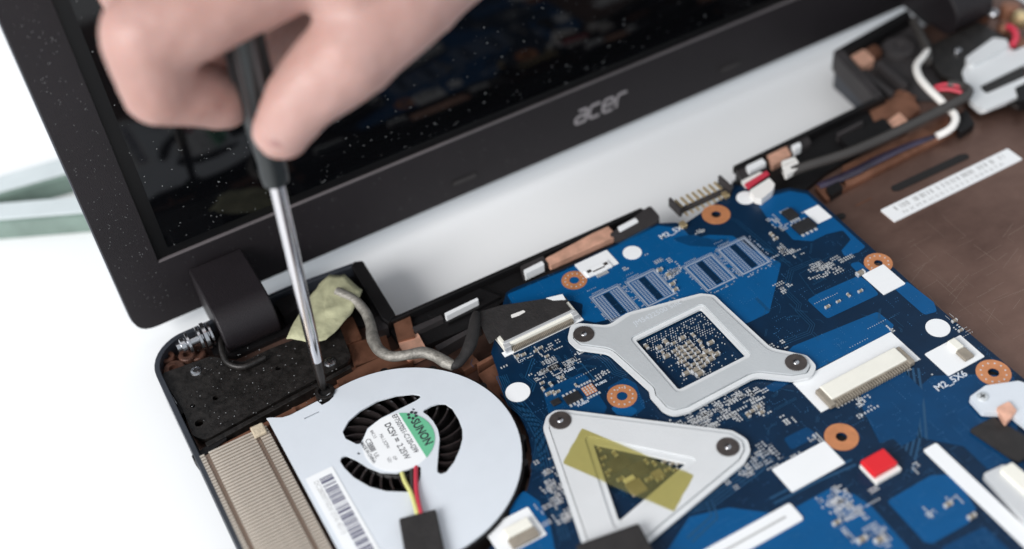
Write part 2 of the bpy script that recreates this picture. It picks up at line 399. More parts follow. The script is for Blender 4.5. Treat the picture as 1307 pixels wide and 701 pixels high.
# hinge knuckles that hang from the lid's lower edge
def knuckle(x0, x1):
    pts = [(LY-0.2, 10.5), (38, 11.2)] + [(28.6+8.6*math.cos(R(t)), 2.2+8.6*math.sin(R(t))) for t in range(84, 277, 8)] + [(37, -6.6), (LY-0.2, -5.0)]
    n = len(pts); vs = [(x0, a, b) for a, b in pts]+[(x1, a, b) for a, b in pts]
    fs = [tuple(range(n)), tuple(range(2*n-1, n-1, -1))]+[(i, i+n, (i+1) % n+n, (i+1) % n) for i in range(n)]
    mb = MB(); inv = Matrix.Rotation(-LA, 3, 'X')
    mb.add([inv @ (Vector(v)-Vector((0, LY, LZ))) for v in vs], fs)
    return mb
kx0, kx1 = -88.2, -70.6
for a, b in ((kx0, kx1), (128.6-kx1, 128.6-kx0)):
    knuckle(a, b).build('hinge_cover', m_lid, lid, bevel=0.5, seg=2, smooth=True)

#BASE
# ------------------------------------------------------------------ laptop base
BX0, BX1, BYF = -110.4, 239.0, -225.0
outl = [(BX0, BYF), (BX1, BYF), (BX1, 35), (155.5, 35), (152.5, 5.0), (86, 3.2), (83, -5.0), (53, -6.5), (51.0, 3.4), (-39.6, 4.4), (-38.8, 32.5), (-60, 35), (BX0, 35)]
outr = rounded(outl, [4,4,4,2,1,3,1.5,1.5,3,1,2,0,12], 6)
inner = rounded([(BX0+2.2, BYF+2), (BX1-2.2, BYF+2), (BX1-2.2, 33), (157.5, 33), (154.5, 2.8), (87.5, 0.6), (84.5, -7.6), (51.6, -9.0), (49.4, 1.2), (-41.8, 2.2), (-41, 30.5), (-60, 33), (BX0+2.2, 33)], [4,4,4,2,1,3,1.5,1.5,3,1,2,0,10], 6)
base = MB().prism(outr, TZ, -6.6).build('base', m_shell, laptop, bevel=1.4, seg=3, label='black lower shell with a copper coated inside')
MB().prism(inner, -6.5, -5.0).build('copper_floor', m_copfloor, base)
# side wall along the left edge and round the rear corner
wall = [(BX0, -225), (BX0, 20)] + circ(BX0+13, 22, 13, 9, 180, 98) + [(-88, 35.0), (-62, 35.0), (-40.5, 33.0)]
wi = [(x+1.7 if i < 2 else x, y) for i, (x, y) in enumerate(wall)]
wi = [(BX0+1.7, -225), (BX0+1.7, 20)] + circ(BX0+13, 22, 11.3, 9, 180, 98) + [(-88, 33.2), (-62, 33.2), (-41.5, 31.3)]
MB().prism(wall+wi[::-1], -6.4, 0.6).build('side_wall', m_shell, base, bevel=0.5, seg=3)
MB().prism([(-41.6, 31.2), (-40.3, 33.0), (-37.4, 31.6), (-38.6, 4.6), (-42, 2.0), (-43, 5)], -6.4, 1.0).build('recess_wall', m_bplast, base, bevel=0.4)
# rear rails
railL = rounded([(-42, 4.2), (50.3, 3.2), (52.5, -6.2), (43, -6.6), (-8, -6.5), (-14, -11), (-42, -9)], [0.5,3,1,1,1,1,1], 4)
MB().prism(railL, -6.4, -2.6).build('rear_rail', m_bplast, base, bevel=0.5)
MB().prism([(-42, 4.2), (50.0, 3.2), (50.6, 1.8), (-42, 2.7)], -2.5, 0.4).build('rear_rail_lip', m_bplast, base, bevel=0.4)
railR = rounded([(86.5, 3.0), (152, 4.6), (153.5, -9), (112, -14), (97, -18), (87, -7)], [3,1,1,1,1,1], 4)
MB().prism(railR, -6.4, -3.0).build('rear_rail', m_bplast, base, bevel=0.5)
MB().prism([(86.5, 3.0), (152, 4.8), (152.3, 3.0), (87.3, 1.4)], -2.9, 0.6).build('rear_rail_lip', m_bplast, base, bevel=0.4)
def slab(name, l, r, z0, z1, m, rad=0.5, bevel=0.2, par=None, label=None):
    x0, x1, y0, y1 = rect(l, r, z1)
    if x1 < x0: x0, x1 = x1, x0
    if y1 < y0: y0, y1 = y1, y0
    return MB().prism(rpoly(x0, x1, y0, y1, min(rad, (x1-x0)/2-0.01, (y1-y0)/2-0.01), 4), z0, z1).build(name, m, par or base, bevel=bevel, label=label)
def quad(name, pts, z0, z1, m, rad=0.5, bevel=0.2, par=None, holes=(), label=None):
    return MB().prism(rounded(pl(pts, z1), rad, 4), z0, z1, [rounded(pl(h, z1), rad, 4) for h in holes]).build(name, m, par or base, bevel=bevel, label=label)
# things seen along the left part of the rear rail
quad('grey_tab', [(776,300), (830,262), (842,276), (838,284), (800,303)], -2.4, 0.6, m_gplast, 1.0, 0.4)
quad('copper_patch', [(696,330), (775,288), (788,301), (702,339)], -2.4, -0.2, m_copbright, 0.6, 0.5)
quad('grey_tab', [(664,340), (692,325), (700,337), (668,354)], -2.4, -0.4, m_gplast, 0.6, 0.3)
for q in ([(788,290), (811,278), (815,283), (791,296)], [(668,345), (692,333), (695,338), (670,350)], [(567,400), (609,380), (611,383), (569,404)]):
    quad('bright_slot_fill', q, -2.0, 0.9, m_white, 0.4, 0.2)  # added white slabs standing for bright table seen through the rail slots
quad('copper_rib', [(500,404), (522,398), (530,430), (508,436)], -4.6, -1.0, m_copper, 0.3, 0.3)
quad('copper_rib', [(508,437), (533,424), (546,448), (520,460)], -4.6, -1.6, m_copbright, 1.0, 0.5)
quad('black_rib', [(526,418), (563,402), (566,407), (530,424)], -4.9, -0.6, m_gplast, 0.2, 0.15)
quad('black_rib', [(555,442), (612,412), (614,416), (560,448)], -4.9, -0.8, m_gplast, 0.2, 0.15)
quad('black_rib', [(545,402), (612,368), (640,378), (606,396), (572,412)], -4.9, -1.3, m_bplast, 0.4, 0.3)
quad('copper_rib', [(582,462), (600,450), (612,462), (592,474)], -4.9, -2.2, m_copper, 0.4, 0.3)
quad('copper_rib', [(610,478), (632,464), (645,505), (655,530), (640,522)], -4.9, -2.4, m_copper, 0.4, 0.3)
quad('copper_rib', [(608,464), (634,450), (636,453), (610,468)], -4.9, -0.8, m_copper, 0.2, 0.15)
# left hinge bay
quad('bay_floor', [(262,425), (352,378), (450,343), (494,400), (470,412), (445,420), (420,402), (300,455), (272,452)], -4.95, -3.4, m_bplast, 0.5, 0.2)
quad('bay_block', [(350,385), (372,375), (382,392), (362,404)], -3.4, 1.0, m_bplast, 0.6, 0.4)
quad('bay_block', [(455,352), (468,348), (486,384), (474,390)], -3.4, -0.4, m_bplast, 0.6, 0.4)
quad('bay_block', [(470,408), (488,402), (496,418), (480,424)], -4.9, -0.6, m_gplast, 0.6, 0.4)
hp = rounded(pl([(203,478), (268,455), (310,462), (345,445), (432,412), (448,455), (444,462), (262,562), (246,556), (232,520)], -1.0), [2,2,2,2,2,3,2,3,3,2], 5)
holes = [circ(at(x, y, -1).x, at(x, y, -1).y, r, 16) for x, y, r in ((275,508,0.9), (254,540,1.3), (246,518,0.8), (310,470,1.0), (355,470,0.9))]
plate = MB().prism(hp, -2.2, -1.0, holes).build('hinge_plate', m_bmetal, base, bevel=0.25)
MB().prism(pl([(262,566), (447,466), (449,470), (265,571)], -1.0), -4.9, -0.7).build('plate_flange', m_bmetal, base, bevel=0.15)
spk = MB()
for k in range(130):
    p = at(random.uniform(240, 430), random.uniform(440, 545), -1)
    s = random.choice((0.06, 0.09, 0.13)); spk.add([(p.x-s,p.y-s,-0.93),(p.x+s,p.y-s,-0.93),(p.x+s,p.y+s,-0.93),(p.x-s,p.y+s,-0.93)], [(0,1,2,3)])
spk.build('dust_specks', m_dust, base, kind='stuff')
def screw(px, z, r, par, m=m_steel, name='screw'):
    p = at(px[0], px[1], z); mb = MB()
    mb.lathe([(r*1.05, -1.2), (r, -0.05), (r*0.86, 0.42), (r*0.5, 0.55), (0.02, 0.56)], (p.x, p.y, z), n=24)
    c = mb; c.box(p.x-r*0.5, p.x+r*0.5, p.y-r*0.11, p.y+r*0.11, z+0.5, z+0.6, 1).box(p.x-r*0.11, p.x+r*0.11, p.y-r*0.5, p.y+r*0.5, z+0.505, z+0.605, 1)
    o = c.build(name, [m, m_hole], par)
    return o
screw((250,474), -0.9, 1.75, base); screw((421,462), -0.9, 1.9, base)
# copper coated ribs and gutters by the fan
gut = pl([(262,572), (452,468), (470,480), (405,512), (340,537), (285,590)], -4)
MB().prism(gut, -4.95, -4.2).build('copper_gutter', m_copper, base)
quad('copper_rib', [(262,578), (405,505), (408,509), (266,583)], -4.9, -1.8, m_copper, 0.2, 0.2)
quad('copper_rib', [(300,560), (312,554), (322,570), (310,577)], -4.9, -2.0, m_copper, 0.2, 0.2)
for a in ((318,546), (372,521), (438,487)):
    quad('copper_rib', [a, (a[0]+4, a[1]-2), (a[0]+10, a[1]+14), (a[0]+6, a[1]+16)], -4.9, -0.8, m_copper, 0.2, 0.15)
quad('copper_rib', [(428,482), (520,440), (528,462), (470,478), (434,497)], -4.9, -2.6, m_copper, 0.5, 0.4)
quad('copper_rib', [(444,440), (492,425), (500,450), (452,468)], -4.9, -3.4, m_copper, 0.5, 0.4)
quad('copper_rib', [(430,410), (450,404), (462,432), (440,440)], -4.9, -2.9, m_copper, 0.4, 0.3)
quad('black_rib', [(244,582), (285,555), (290,560), (250,590)], -4.9, -1.0, m_bplast, 0.5, 0.3)
# corner clutter: copper bosses, black clip, hinge axle with washers
for (x, y, z, r, h) in ((222,470,-1.2,3.4,3.4), (238,452,-0.4,2.6,4.2), (228,492,-2.4,2.6,2.2), (213,455,-1.6,2.4,3.2), (250,450,-1.6,3.0,3.0)):
    p = at(x, y, z); MB().lathe([(r*1.1, -h), (r, -0.4), (r*0.9, 0), (r*0.45, 0.02), (r*0.42, -1.2), (0.02, -1.2)], (p.x, p.y, z), n=20).build('screw_boss', m_copdark, base, smooth=False)
quad('copper_rib', [(205,470), (240,455), (262,475), (225,500)], -4.9, -3.2, m_copper, 1, 0.5)
quad('black_clip', [(222,505), (238,498), (248,518), (230,530)], -4.9, -1.4, m_bplast, 0.6, 0.4)
quad('steel_spring', [(207,490), (210,488), (226,515), (222,518)], -4.5, -1.0, m_steel, 0.2, 0.15)
ax = at(246, 436, 2.4)
axle = MB()
for x0, r, w in ((-3.8, 2.3, 1.8), (-1.7, 3.4, 1.0), (1.8, 3.9, 1.1), (3.4, 4.3, 1.5), (5.4, 3.6, 0.9)):
    MB().lathe([(r*0.86, 0), (r, 0.15*w), (r, 0.85*w), (r*0.86, w)], (ax.x+x0, ax.y, ax.z), axis=(1,0,0), n=24).build('hinge_washer', m_steel, base, smooth=True)
MB().lathe([(1.5, 0), (1.5, 10.5)], (ax.x-5.0, ax.y, ax.z), axis=(1,0,0), n=20).build('hinge_axle', m_steel, base)
arm = [(282,432,1.5), (284,450,1.2), (292,464,0.4), (312,468,0.2), (338,456,0.2)]
MB().tube([at(x, y, z) for x, y, z in arm], 1.0, n=8).build('hinge_arm', m_bmetal, base, smooth=True)
# ------- right hinge bay and right rear part
quad('hinge_plate', [(1178,62), (1250,28), (1307,60), (1307,140), (1240,110), (1200,95)], -3.2, -1.6, m_bmetal, 2, 0.3)
bay = [(1068,68), (1160,15), (1200,70), (1200,128), (1128,128)]
quad('bay_floor', bay, -4.95, -4.2, m_gplast, 1, 0.2)
quad('recess_wall', [(1063,66), (1073,60), (1127,120), (1118,126)], -6.4, 1.4, m_gplast, 1.2, 0.5)
quad('recess_wall', [(1066,64), (1158,12), (1163,20), (1078,70)], -6.4, 1.2, m_bplast, 0.6, 0.4)
quad('copper_patch', [(1085,72), (1104,62), (1117,76), (1098,85)], -4.0, -0.4, m_copbright, 1.2, 0.6)
quad('copper_patch', [(1106,62), (1118,56), (1127,66), (1115,73)], -4.0, -0.9, m_copper, 1.2, 0.6)
p = at(1148, 58, -1.5); MB().lathe([(6.4,-3), (6.0,-0.4), (5.2,0), (2.2,0.02), (2.0,-1), (0.02,-1)], (p.x, p.y, -1.5), n=28).build('screw_boss', m_gplast, base)
for q in ([(1098,92), (1104,88), (1142,118), (1136,122)], [(1118,80), (1123,77), (1160,108), (1154,111)]):
    quad('black_rib', q, -4.1, -0.6, m_gplast, 0.4, 0.3)
quad('copper_patch', [(1108,138), (1150,113), (1163,120), (1175,140), (1140,165), (1118,160)], -4.9, -2.75, m_copper, 1, 0.4)
quad('copper_patch', [(1128,158), (1148,143), (1160,155), (1142,168)], -3.0, -2.2, m_copbright, 0.8, 0.4)
quad('copper_patch', [(978,196), (1003,185), (1010,198), (985,212)], -2.9, -0.5, m_copbright, 0.6, 0.4)
quad('grey_tab', [(1004,186), (1030,172), (1036,182), (1010,197)], -2.9, -0.6, m_gplast, 0.6, 0.4)
quad('grey_tab', [(938,216), (972,200), (980,214), (948,230)], -2.9, -0.8, m_gplast, 0.6, 0.4)
for q in ([(952,212), (973,202), (978,208), (956,219)], [(1010,186), (1021,181), (1023,187), (1013,192)]):
    quad('bright_slot_fill', q, -2.0, 0.8, m_white, 0.5, 0.25)  # white slabs again in place of slots showing the lit table
quad('copper_patch', [(1096,158), (1128,118), (1170,122), (1158,168), (1120,182)], -4.95, -3.9, m_copper, 0.6, 0.3)
quad('steel_spring', [(1068,170), (1100,154), (1102,157), (1070,174)], -2.8, 0.2, m_gplast, 0.2, 0.1)
quad('black_rib', [(1072,176), (1128,150), (1140,164), (1088,192)], -2.9, -0.6, m_bplast, 1, 0.5)
quad('copper_rib', [(1075,212), (1228,140), (1238,158), (1080,240)], -4.95, -3.2, m_copper, 0.5, 0.4)
quad('copper_rib', [(1040,238), (1065,226), (1082,240), (1055,256)], -4.95, -3.6, m_copper, 0.5, 0.4)
quad('black_clip', [(1054,240), (1070,231), (1076,240), (1060,250)], -4.9, -2.2, m_bplast, 0.4, 0.3)
quad('black_clip', [(1212,150), (1234,140), (1244,158), (1226,170)], -4.9, -2.0, m_bplast, 0.4, 0.3)
quad('slot_recess', [(1137,238), (1225,197), (1234,196), (1238,201), (1148,243), (1140,244)], -4.99, -4.7, m_hole, 1.0, 0)
quad('slot_recess', [(1060,277), (1076,271), (1081,276), (1068,283)], -4.99, -4.6, m_hole, 1.0, 0)
for q in ([(1092,262), (1112,252), (1113,253), (1093,263)],):
    quad('score_line', q, -4.99, -4.85, m_copper, 0, 0)
# long serial sticker on the copper
sx0, sx1, sy0, sy1 = rect((1124,268), (1305,203), -4.5)
st = MB().prism(rpoly(sx0, sx1, sy0, sy1, 0.3), -4.98, -4.5).build('serial_sticker', m_white, base, label='long white barcode sticker on the copper floor')
bc = MB(); x = sx0+4
while x < sx1-4:
    w = random.choice((0.2, 0.3, 0.3, 0.5, 0.7)); 
    if random.random() < 0.82: bc.box(x, x+w, sy0+3.6, sy1-1.1, -4.5, -4.46)
    x += w+random.choice((0.25, 0.35, 0.5, 0.9))
bc.build('barcode', m_printf, base)
textmb('N X M R H 0 0 1 5 4 3 2 1 0 0 9 6 7 A', 2.0, (sx0+5, sy0+1.1, -4.5), xs=1.35, thick=0.05).build('sticker_text', m_printf, base)
# score marks in the copper floor
sc = MB()
for k in range(70):
    p = at(random.uniform(1130, 1307), random.uniform(300, 440), -5); a = random.choice((0, 0, 90, 90, 20))+random.gauss(0, 4); l = random.uniform(2, 12)
    q = Vector((math.cos(R(a)), math.sin(R(a))))*l; sc.ribbon([(p.x, p.y), (p.x+q.x, p.y+q.y)], random.uniform(0.05, 0.1), 0, -4.97)
sc.build('scratches', mat('scratch', (0.30, 0.22, 0.18, 1), 0.5, metal=0.5), base, kind='stuff')
# silver frame by the right hinge
fr = quad('steel_frame', [(1228,92), (1240,68), (1268,48), (1285,50), (1292,66), (1400,20), (1420,80), (1253,140), (1238,128)], -3.2, -1.0, m_brk2, 1.2, 0.5, holes=([(1250,110), (1340,66), (1350,80), (1258,120)],))
quad('raised_rim', [(1232,74), (1266,50), (1284,50), (1288,58), (1240,84)], -1.0, 0.8, m_brk2, 1.4, 0.6)
quad('raised_rim', [(1254,132), (1400,62), (1408,76), (1258,141), (1252,138)], -1.0, 0.4, m_brk2, 1.0, 0.6)
screw((1268,16), 0.5, 2.0, base); screw((1222,64), -1.0, 1.5, base)
for (x, y, z, r) in ((1255,8,1,3.2), (1290,6,1,3.4), (1283,30,0,2.4), (1303,52,-1,3.0)):
    p = at(x, y, z); MB().lathe([(r*1.1,-5), (r,-0.5), (r*0.8,0), (0.02,0.1)], (p.x, p.y, z), n=20).build('screw_boss', m_copper, base, smooth=True)
p = at(1303, 22, 2); MB().lathe([(0.1,-3.4), (2.6,-2.4), (3.4,0), (2.6,2.4), (0.1,3.4)], (p.x, p.y, 1), n=20).build('brass_stud', m_gold, base, smooth=True)
quad('black_clip', [(1296,112), (1320,100), (1330,120), (1302,130)], -3.2, 1.0, m_bplast, 0.5, 0.3)
# ------------------------------------------------------------------ motherboard
FC = (-62.0, -48.0); FR = 34.0                  # fan housing centre and radius
board = thing('motherboard', 'blue laptop motherboard with bare memory footprints and white stickers', 'circuit board', (40, -80, -5))
PT = 0.0                                         # top face of the board
bo = pl([(646,374), (655,368), (720,343), (840,285), (862,284), (872,287), (930,248), (938,236), (962,240), (985,244), (1008,240), (1032,244), (1190,386), (1300,478)])
bo += [(100.5, -175), (-70, -175), (-62, -90)]
bo += circ(FC[0], FC[1], FR+2.6, 14, -78, 12)[1:]
bo += pl([(660,525), (642,500), (634,470), (627,450), (632,430), (640,395)])
bo = [p for i, p in enumerate(bo)]
hol = []
RINGS = [((733,358), 4.0), ((914,274), 4.6), ((794,506), 4.3), ((1121,336), 4.3), ((1074,558), 4.6), ((1268,476), 4.8)]
for p, r in RINGS:
    q = at(*p); hol.append(circ(q.x, q.y, 1.55 if p != (1121,336) else 1.3, 18))
pcb = MB().prism(bo, -1.2, PT, hol).build('board_sheet', m_pcb, board)
zc = [0.03]
def pour(pts, m=m_pour, name='copper_pour', rad=1.0):
    zc[0] += 0.004
    poly = rounded(pl(pts), rad, 3)
    return MB().prism(poly, 0.001, zc[0]).build(name, m, board)
pour([(647,376), (720,346), (840,288), (872,292), (884,306), (905,300), (935,301), (960,318), (985,330), (997,336), (982,399), (951,414), (930,400), (900,376), (760,412), (742,408), (744,388), (730,384), (700,385), (655,390)])
pour([(968,262), (986,250), (1008,244), (1030,248), (1105,315), (1096,322), (1078,328), (1074,320), (1086,306), (1076,294), (1055,299), (1036,308), (1012,306), (1000,292), (986,288)])
pour([(1030,383), (1046,374), (1096,352), (1108,360), (1122,376), (1056,407)])
pour([(1084,337), (1096,334), (1108,344), (1112,350), (1100,354)])
pour([(1012,442), (1120,398), (1141,415), (1137,424), (1012,487), (985,470)])
pour([(1142,369), (1157,359), (1192,386), (1196,398), (1181,402), (1176,399)])
pour([(1166,500), (1190,480), (1235,478), (1295,480), (1299,560), (1320,660), (1270,608), (1230,570), (1180,560), (1150,530)], m_mid)
pour([(846,712), (880,660), (930,648), (985,655), (1015,648), (1062,622), (1092,632), (1112,646), (1160,700), (1190,760), (900,800)])
pour([(1132,640), (1188,607), (1206,606), (1222,612), (1246,650), (1236,668), (1190,694), (1180,692)])
pour([(1200,700), (1256,672), (1330,740), (1280,790)], m_mid)
pour([(652,646), (668,626), (688,640), (702,670), (712,720), (640,730)])
pour([(693,499), (698,496), (743,476), (750,481), (775,520), (768,534), (748,532), (700,527)], m_mid)
pour([(775,495), (798,482), (812,490), (824,520), (812,530), (790,526)], m_mid)
pour([(805,556), (830,545), (870,540), (860,560)], m_mid)
pour([(778,520), (800,516), (815,524), (806,532), (788,530)], m_pour)
pour([(855,305), (880,300), (912,306), (925,305), (934,312), (920,316), (880,314)], m_mid)
pour([(1005,478), (1012,486), (990,500), (970,498)], m_mid)
pour([(1000,560), (1030,545), (1045,556), (1010,575)], m_mid)
pour([(1096,470), (1130,452), (1180,500), (1170,560), (1130,580), (1100,520)], m_mid)
pour([(1092,577), (1140,560), (1170,590), (1125,628), (1095,620)], m_pcb)
# circuit traces
tr = MB()
def trace(px, n=1, pitch=0.5, w=0.16, z=0.09):
    P = [Vector(at(x, y)).to_2d() for x, y in px]
    for k in range(n):
        o = (k-(n-1)/2)*pitch; Q = []
        for i, p in enumerate(P):
            d = (P[min(i+1,len(P)-1)]-P[max(i-1,0)]).normalized(); Q.append(p+Vector((-d.y, d.x))*o)
        tr.ribbon(Q, w, 0, z)
trace([(1048,332), (1040,333), (1010,345), (1003,372), (1020,389), (1018,396), (1037,415), (1033,425), (1020,430), (1000,438)], 3, 0.75)
trace([(1058,328), (1020,350), (1040,377)], 1)
trace([(1010,340), (940,282), (925,278)], 2, 0.9)
trace([(965,310), (975,318), (990,325)], 1, 0.3, 0.5)
trace([(640,480), (655,515), (690,545), (690,575), (684,600)], 6, 0.6, 0.2)
trace([(652,500), (672,525), (690,560), (706,640), (722,690)], 4, 0.8, 0.25)
trace([(681,458), (672,482), (682,490), (678,500)], 2, 0.8, 0.3)
trace([(722,463), (728,462), (743,465), (759,485)], 1, 0.5, 0.4)
trace([(760,450), (775,462), (785,475), (800,480)], 4, 0.7, 0.2)
trace([(885,300), (905,308), (930,306)], 1, 0.5, 0.6)
trace([(1037,425), (1046,434)], 2, 0.8)
trace([(1140,462), (1150,500), (1160,560), (1150,600)], 5, 1.4, 0.7)
trace([(1165,470), (1172,520), (1175,560)], 3, 1.5, 0.7)
trace([(860,650), (905,640), (960,600), (980,580)], 5, 1.0, 0.35)
trace([(905,640), (912,660), (880,690)], 2, 1.6, 0.6)
trace([(985,640), (1040,612), (1090,590)], 2, 1.8, 0.7)
trace([(830,290), (790,312)], 1, 1, 0.7)
for k in range(70):                              # short bits of routing in the dark areas
    x, y = random.choice(((1020,330), (1060,350), (660,470), (720,470), (1000,410), (1150,420), (900,560), (970,530), (940,590), (760,470), (1060,500), (1000,520)))
    p = at(x+random.gauss(0, 24), y+random.gauss(0, 15)); a = random.choice((0, 45, 90, 135)); l = random.uniform(1, 4); a2 = a+random.choice((-45, 45, 0))
    p1 = Vector((p.x+math.cos(R(a))*l, p.y+math.sin(R(a))*l)); p2 = p1+Vector((math.cos(R(a2)), math.sin(R(a2))))*l
    for j in range(random.choice((1, 2, 3))):
        o = Vector((-math.sin(R(a)), math.cos(R(a))))*0.35*j; tr.ribbon([Vector((p.x, p.y))+o, p1+o, p2+o], 0.12, 0, 0.085)
tr.build('circuit_traces', m_trace, board, kind='stuff')
vi = MB()
for k in range(1500):
    p = at(random.uniform(650, 1290), random.uniform(300, 700)); n_ = random.choice((1, 1, 2, 3, 5)); al = random.random() < 0.5
    for j in range(n_):
        x, y = (p.x+j*0.8, p.y) if al else (p.x, p.y-j*0.8)
        if inside(x, y, bo) and inside(x+1, y, bo): vi.cyl(x, y, random.choice((0.09, 0.11, 0.14)), 0.05, 0.125, 6)
vi.build('vias', mat('via_blue', (0.03, 0.12, 0.26, 1), 0.4), board, kind='stuff')
# mounting holes
for i, (p, r) in enumerate(RINGS):
    q = at(*p); hr = 1.55 if i != 3 else 1.3
    o = MB().prism(circ(q.x, q.y, r, 32), 0.01, 0.14, [circ(q.x, q.y, hr, 18)]).build('mounting_ring', m_ring, board)
    d = MB()
    for k in range(12):
        t = 2*math.pi*k/12+0.2; d.cyl(q.x+r*0.72*math.cos(t), q.y+r*0.72*math.sin(t), 0.27, 0.1, 0.2, 8)
    if i in (0, 2, 3, 5): d.build('solder_dots', m_pad, o)
    if i in (1, 2, 4, 5): MB().cyl(q.x, q.y, hr+0.2, -4.8, -1.3, 16).build('hole_post', m_hole, o)
# round and square white stickers
for p, r in (((807,323), 3.0), ((661,501), 3.6), ((952,253), 3.1), ((1197,419), 3.5)):
    q = at(*p); MB().cyl(q.x, q.y, r, 0.02, 0.22, 32).build('round_sticker', m_white, board)
def bslab(name, l, r, z0, z1, m, rad=0.3, bevel=0.0, par=None): return slab(name, l, r, z0, z1, m, rad, bevel, par or board)
bslab('white_sticker', (1100,351), (1156,362), 0.02, 0.3, m_white)
bslab('white_sticker', (1026,270), (1062,277), 0.02, 0.2, m_white)
bslab('white_sticker', (985,599), (1079,591), 0.02, 0.24, m_white)
bslab('white_sticker', (1180,452), (1257,455), 0.02, 0.2, m_white)
bslab('white_sticker', (733,338), (790,336), 0.02, 0.2, m_white)
x0, x1, y0, y1 = rect((1178,575), (1196,567), 0.3)
MB().prism(rounded([(x0, y1), (x1, y1), (x1+1.0, y1-70), (x0+1.0, y1-70)], 0.6), 0.15, 0.5).build('long_white_strip', m_white, board)
q0, q1 = at(1008,643), at(1026,664)
MB().prism(rounded([(q0.x-60, q1.y), (q1.x, q1.y), (q1.x, q0.y), (q0.x-60, q0.y)], 0.8), 0.15, 0.6).build('long_white_strip', m_white, board)
MB().prism(rpoly(q0.x-38, q0.x-3.5, (q0.y+q1.y)/2-0.35, (q0.y+q1.y)/2+0.35, 0.3), 0.6, 0.66).build('strip_print', m_printf, board)
# memory footprints
for (x0, x1, y0, y1) in ((15.4, 24.9, -34.6, -22.5), (27.8, 37.8, -35.4, -23.0), (46.3, 56.6, -40.0, -27.2), (59.2, 69.5, -40.2, -26.8)):
    o = MB().prism(rpoly(x0, x1, y0, y1), 0.06, 0.12, [rpoly(x0+0.55, x1-0.55, y0+0.55, y1-0.55)]).build('memory_footprint', m_footp, board)
    cxm = (x0+x1)/2
    MB().box(x0-0.45, x0-0.25, y0-0.4, y1+0.4, 0.06, 0.11).box(x1+0.2, x1+0.4, y0-0.4, y1+0.5, 0.06, 0.11).box(x0-0.4, x1+0.4, y1+0.35, y1+0.55, 0.06, 0.11).build('silkscreen_outline', m_footp, o)
    MB().box(cxm-1.1, cxm+1.0, y0+1.0, y1-0.9, 0.05, 0.10).build('bare_strip', m_pcb, o)
    pd = MB()
    for sgn in (-1, 1):
        for i in range(3):
            for j in range(15):
                x = cxm+sgn*(1.65+i*0.95); y = y0+1.1+j*(y1-y0-2.0)/14.5
                pd.box(x-0.3, x+0.3, y-0.22, y+0.22, 0.07, 0.13)
    for k in range(26):
        x = random.choice((x0-0.9, x1+0.9, x1+1.5)); y = random.uniform(y0-0.4, y1); pd.box(x-0.22, x+0.22, y-0.2, y+0.2, 0.07, 0.15)
    for k in range(14):
        x = random.uniform(x0, x1); y = y0-0.9-random.choice((0, 0.6)); pd.box(x-0.2, x+0.2, y-0.2, y+0.2, 0.07, 0.15)
    for k in range(8): pd.box(x0+1+k*0.55, x0+1.3+k*0.55, y1+0.9, y1+1.3, 0.07, 0.15)
    pd.build('bare_pads', m_footp, o, kind='stuff')
# small pads, vias and chip parts
pads = MB(); comps = []
def dots(px, py, sx, sy, n, s=0.2, grid=0.5, z=0.17):
    """small footprints: short ordered rows of pad pairs around a point"""
    c = at(px, py); left = n
    while left > 0:
        k = random.choice((2, 3, 4, 5)); k = min(k, left); left -= k
        x = c.x+round(random.gauss(0, sx/2.4)/grid)*grid; y = c.y+round(random.gauss(0, sy/2.4)/grid)*grid
        along = random.random() < 0.6; two = random.random() < 0.65; pitch = random.choice((0.65, 0.8, 0.8, 1.0))
        w, h = random.choice(((0.2, 0.2), (0.18, 0.28), (0.28, 0.18), (0.24, 0.24)))
        if two and random.random() < 0.25:        # silkscreen box round the row
            L_ = k*pitch
            for q in ((-0.5, -0.42, -0.5, 1.35), (L_-0.2, L_-0.12, -0.5, 1.35)): pads.box(*( (x+q[0], x+q[1], y+q[2], y+q[3]) if along else (x+q[2], x+q[3], y+q[0], y+q[1]) ), 0.05, 0.1)
        for i in range(k):
            for j in range(2 if two else 1):
                if random.random() < 0.06: continue
                X, Y = (x+i*pitch, y+j*0.85) if along else (x+j*0.85, y+i*pitch)
                if inside(X+0.5, Y, bo) and inside(X-0.5, Y-0.5, bo) and inside(X, Y+0.6, bo): pads.box(X-w, X+w, Y-h, Y+h, 0.04, z)
def row(px, py, n, pitch, ang=0, s=(0.2, 0.35)):
    c = at(px, py)
    for k in range(n):
        x = c.x+math.cos(R(ang))*pitch*k; y = c.y+math.sin(R(ang))*pitch*k; pads.box(x-s[0], x+s[0], y-s[1], y+s[1], 0.04, 0.18)
